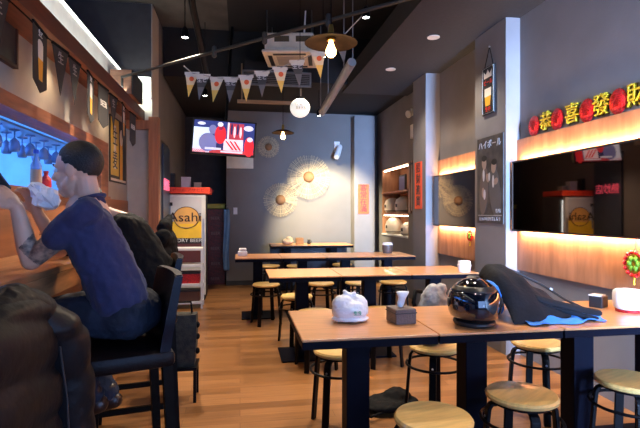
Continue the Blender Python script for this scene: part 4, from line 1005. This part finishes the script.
for i in range(1, 6):
    t2 = thing('cooking_pot', None, 'pot', (-2.75, 2.85+.26*i, 1.332 if i % 2 else .932)); r = .08+.015*(i % 3); h_ = .13+.03*(i % 2)
    MB().lathe([(0, 0), (r*.9, 0), (r, .02), (r, h_), (r*.9, h_), (0, h_*.9)], n=20).build('pot_body', mat('dark_pot_blue', (.05, .06, .08), .4) if i % 2 else STEEL, t2, smooth='auto')
    MB().tube([(r, 0, h_*.7), (r+.05, 0, h_*.75), (r+.12, 0, h_*.8)], .009, 6).build('handle', INK, t2)
    t2['label'] = ('dark cooking pot on the upper kitchen rack shelf, ' if i % 2 else 'steel cooking pot on the lower kitchen rack shelf, ')+('nearest', 'nearest', 'second', 'middle', 'third', 'farthest', 'farthest')[i]; t2['group'] = 'kitchen pots'
rail = tag(MB().b2(-1.80, -1.50, 1.2, 4.9, 1.885, 1.90).build('glass_rail', STEEL), 'steel rail along the top of the opening carrying upturned glasses', 'rail')
GL = mat('blue_tinted_glass', (.35, .55, .9), .08, trans=.6)
g0 = thing('hanging_glass', None, 'glass'); MB().lathe([(.034, 0), (.036, -.004), (.005, -.012), (.005, -.055), (.03, -.08), (.036, -.12), (.030, -.155), (.027, -.155), (.032, -.12), (.027, -.083), (0, -.06)], n=16).build('bowl', GL, g0, smooth=True)
for i in range(22):
    o = g0 if i == 0 else copy_tree(g0); o.location = (-1.58-.11*(i % 2), 1.9+.13*i, 1.884); o['label'] = '%s upturned stemmed glass from the left in the %s row under the kitchen rail' % ('first second third fourth fifth sixth seventh eighth ninth tenth eleventh'.split()[i//2], 'rear' if i % 2 else 'front'); o['group'] = 'glasses hanging over the opening'
for i, (u, col, cap_, lab) in enumerate(((36, (.45, .33, .25), (.02, .08, .5), 'blue capped bottle with tan label on the kitchen sill'), (46, (.6, .02, .03), (.5, .02, .02), 'short red topped bottle right of the blue capped bottle'))):
    y = yw(u, -1.36); t = thing('bottle', lab, 'bottle', (-1.36, y, OZ0+.001)); h_ = .27 if i == 0 else .14
    b = MB(); b.mi = 0; b.lathe([(0, 0), (.032, 0), (.034, .01), (.034, h_*.6), (.014, h_*.78), (.014, h_*.9), (0, h_*.9)], n=20); b.build('glass_body', GL if i == 0 else DRED, t, smooth='auto')
    MB().lathe([(.0345, h_*.12), (.0352, h_*.12), (.0352, h_*.5), (.0345, h_*.5)], n=20).build('paper_label', mat('bottle_label%s' % i, col), t); MB().lathe([(0, h_*.9), (.017, h_*.9), (.017, h_), (0, h_)], n=16).build('cap', mat('cap%s' % i, cap_), t)

# ------------------------------------------------------------------ right wall decorations
seq = [(534, None), (546, '恭'), (557, None), (572, '喜'), (587, None), (601, '發'), (618, None), (637, '財')]
pos = ['leftmost', 'second from left', 'third from left', '']
reds = ['red round paper ornament nearest the column on top of the wood panel', 'red round ornament between the first two yellow characters', 'red round ornament between the second and third yellow characters', 'biggest looking red round ornament, left of the rightmost yellow character']
yels = ['yellow glitter character nearest the column on the wood panel top', 'yellow double stacked character, second from the column', 'yellow glitter character between two big red ornaments', 'yellow glitter character cut off at the right edge of the picture']
ri = yi = 0
for u, ch in seq:
    y = yw(u, 2.505); R_ = .085
    if ch is None:
        t = thing('red_ornament', reds[ri], 'ornament', (2.505, y, 1.957), group='red round ornaments on the wood panel'); ri += 1
        MB().ell((0, 0, R_), (.012, .078, .088), n=16).build('paper_body', DRED, t, smooth=True)
        b = MB(); text_into(b, '春', frame((-.0145, 0, R_), (0, -1, 0), (0, 0, 1)), .1, .002); b.build('relief', mat('deep_red', (.30, .0, .0), .5), t)
    else:
        t = thing('yellow_character', yels[yi], 'ornament', (2.505, y, 1.957), group='yellow characters on the wood panel'); yi += 1
        b = MB(); text_into(b, ch, frame((0, 0, .088), (0, -1, 0), (0, 0, 1)), .165, .010)
        for v in b.bm.verts: pass
        b.build('glitter_letter', YEL, t)
        b = MB(); text_into(b, ch, frame((.014, -.004, .086), (0, -1, 0), (0, 0, 1)), .172, .004); b.build('backing', mat('dark_gold', (.10, .07, .0), .6), t)

def knot(X, y, z, R_, lab):
    t = thing('lattice_ornament', lab, 'ornament', (X, y, z))
    MB().lathe([(0, 0), (R_, 0), (R_, .01), (0, .012)], n=28, rot=(0, -PI/2, 0)).build('disc', mat('gold_green', (.45, .40, .03), .5, var=.5, scale=60), t)
    b = MB()
    for k in range(14): a = k*2*PI/14; b.ell((-.014, R_*math.cos(a), R_*math.sin(a)), (.012, R_*.2, R_*.2), n=6)
    b.build('red_rim', DRED, t, smooth=True)
    b = MB()
    for k in range(6): a = k*PI/3; b.ell((-.018, R_*.45*math.cos(a), R_*.45*math.sin(a)), (.008, R_*.24, R_*.24), n=6)
    b.build('petal', mat('leaf_green', (.12, .35, .03), .5), t, smooth=True)
    MB().tube([(-.01, 0, -R_), (-.012, 0, -R_-.06)], .006, 6).build('tassel', YEL, t); MB().tube([(-.005, 0, R_), (-.002, 0, R_+.08)], .003, 6).build('string', DRED, t)
knot(2.488, yw(632, 2.488)-.03, .97, .075, 'round red and gold lattice ornament low at the right edge')
knot(2.488, yw(471, 2.488), 1.04, .05, 'small red ornament on the wood panel between the two columns')
knot(2.518, 6.6, 1.12, .06, 'small orange red ornament on the wall right of the lit niche')

# hanging beer sign and poster on the nearer column
XC = 2.38
y = yw(490, XC); t = thing('hanging_beer_sign', 'black hanging beer sign with yellow glass on the nearer column', 'sign', (XC, y, 2.475))
b = MB(); b.b2(-.022, -.004, -.115, .115, -.235, .235, bev=.008); b.build('board', INK, t)
b = MB(); b.mi = 0; b.b2(-.024, -.0225, -.06, .06, -.06, .02); b.mi = 1; b.poly([(-.0235, -.055, -.06), (-.0235, .055, -.06), (-.0235, .042, -.15), (-.0235, -.042, -.15)], (-.001, 0, 0))
b.mi = 2; text_into(b, 'ビール', frame((-.0235, 0, .075), (0, -1, 0), (0, 0, 1)), .055, .001); text_into(b, '生中', frame((-.0235, 0, -.185), (0, -1, 0), (0, 0, 1)), .05, .001)
b.mi = 0; b.poly([(-.0235, -.07, .12), (-.0235, .07, .12), (-.0235, .075, .19), (-.0235, .035, .155), (-.0235, .0, .20), (-.0235, -.035, .155), (-.0235, -.075, .19)], (-.001, 0, 0))
b.mi = 0; b.tube([(-.0225, -.10, -.22), (-.0225, .10, -.22), (-.0225, .10, .22), (-.0225, -.10, .22)], .002, 4, closed=True)
b.build('print', [FOAM, BEER, RED], t)
MB().tube([(-.012, -.08, .23), (-.005, 0, .42), (-.012, .08, .23)], .004, 6).build('string', BLKCL, t); MB().ell((-.006, 0, .42), .01, n=6).build('nail', STEEL, t)
y0, y1 = yw(504, XC), yw(478, XC); ym = (y0+y1)/2; t = thing('movie_poster', 'dark beer poster of two men in coats holding glasses on the nearer column', 'poster', (XC, ym, 1.61)); hw_ = (y1-y0)/2
MB().b2(-.008, 0, -hw_, hw_, -.42, .42).build('paper', mat('dark_poster', (.035, .033, .036), .5, var=.5, scale=10, col2=(.075, .07, .07)), t)
b = MB()
def PE(y, z, ry, rz_, m, d=1, rot=0):
    b.mi = m; n = 18; b.poly([(-.009-.0006*d, -(y+ry*math.cos(a)*math.cos(rot)-rz_*math.sin(a)*math.sin(rot)), z+ry*math.cos(a)*math.sin(rot)+rz_*math.sin(a)*math.cos(rot)) for a in [k*2*PI/n for k in range(n)]], (.0004, 0, 0))
PE(-.11, -.10, .085, .24, 2, 1, -.1); PE(.10, -.12, .10, .25, 4, 1, .15)
PE(-.10, .17, .045, .065, 0, 3, .1); PE(-.10, .215, .05, .03, 3, 4); PE(.08, .12, .045, .062, 0, 3, -.2); PE(.09, .165, .05, .03, 3, 4)
PE(-.11, .05, .02, .06, 1, 3); PE(.07, -.02, .018, .06, 1, 3)
PE(-.03, .02, .03, .045, 0, 4, .4); PE(-.12, -.12, .025, .05, 0, 4); PE(.0, .03, .018, .04, 1, 5); PE(-.09, -.14, .022, .05, 1, 5); PE(.12, -.02, .04, .03, 0, 4, .5)
b.mi = 1; text_into(b, 'ハイボール', frame((-.011, -.0, .34), (0, -1, 0), (0, 0, 1)), .085, .001)
b.b2(-.011, -.0105, -hw_+.02, hw_-.02, -.345, -.340); text_into(b, '大人の時間を楽しもう', frame((-.011, 0, -.38), (0, -1, 0), (0, 0, 1)), .040, .001); text_into(b, 'BAR', frame((-.011, -.16, -.30), (0, -1, 0), (0, 0, 1)), .05, .001)
b.build('print', [mat('poster_skin', (.34, .25, .20), .5), mat('poster_white', (.5, .5, .52), .5), mat('poster_brown', (.13, .10, .09), .5), INK, mat('poster_grey', (.10, .095, .10), .5)], t)

# niche contents and the wooden strips beside it
def round_pot(c, r, lab):
    t = thing('white_helmet', lab, 'helmet', c, group='white helmets in the niche')
    b = MB(); b.lathe([(0, 0), (r*.75, 0), (r*.95, r*.35), (r, r*.9), (r*.8, r*1.45), (r*.4, r*1.75), (0, r*1.82)], n=24); b.build('shell', mat('ivory_shell', (.72, .68, .60), .3), t, smooth=True)
    b = MB(); b.box((-r*.93, -r*.2, r*.8), (.02, .05, .05)); b.build('emblem', INK, t)
    MB().tube([(r*.9*math.cos(k*2*PI/24), r*.9*math.sin(k*2*PI/24), r*.25) for k in range(24)], .008, 6, closed=True).build('rim', mat('dark_trim', (.1, .09, .08)), t)
round_pot((2.62, 8.05, .90+.385), .145, 'white round helmet on the middle niche shelf, left one'); round_pot((2.62, 7.45, .90+.385), .15, 'white round helmet on the middle niche shelf, right one')
round_pot((2.62, 7.95, .90+.025), .155, 'large white helmet on the bottom niche shelf, left one'); round_pot((2.62, 7.25, .90+.025), .12, 'small white helmet on the bottom niche shelf, right one')
t = thing('picture_frame', 'small dark blue framed picture on the top niche shelf', 'picture', (2.70, 7.75, 1.645)); MB().b2(-.01, .02, -.16, .16, 0, .28).build('frame', INK, t); MB().b2(-.014, -.011, -.13, .13, .03, .25).build('picture', mat('dusky_blue', (.07, .08, .20), .4), t)
y = yw(411.5, XR-.02); t = thing('wooden_strips', 'bundle of thin wooden menu strips hanging beside the lit niche', 'menu board', (XR, y, 1.66))
for k in range(5): MB().b2(-.02-.004*(k % 2), -.004, -.12+.05*k, -.078+.05*k, -.38+.02*(k % 3), .40-.02*(k % 2)).build('strip', mat('pink_brown_wood%d' % (k % 2), ((.35, .20, .16), (.14, .07, .05))[k % 2], .6), t)
MB().b2(-.028, -.002, -.13, .13, .34, .36).build('crossbar', INK, t)
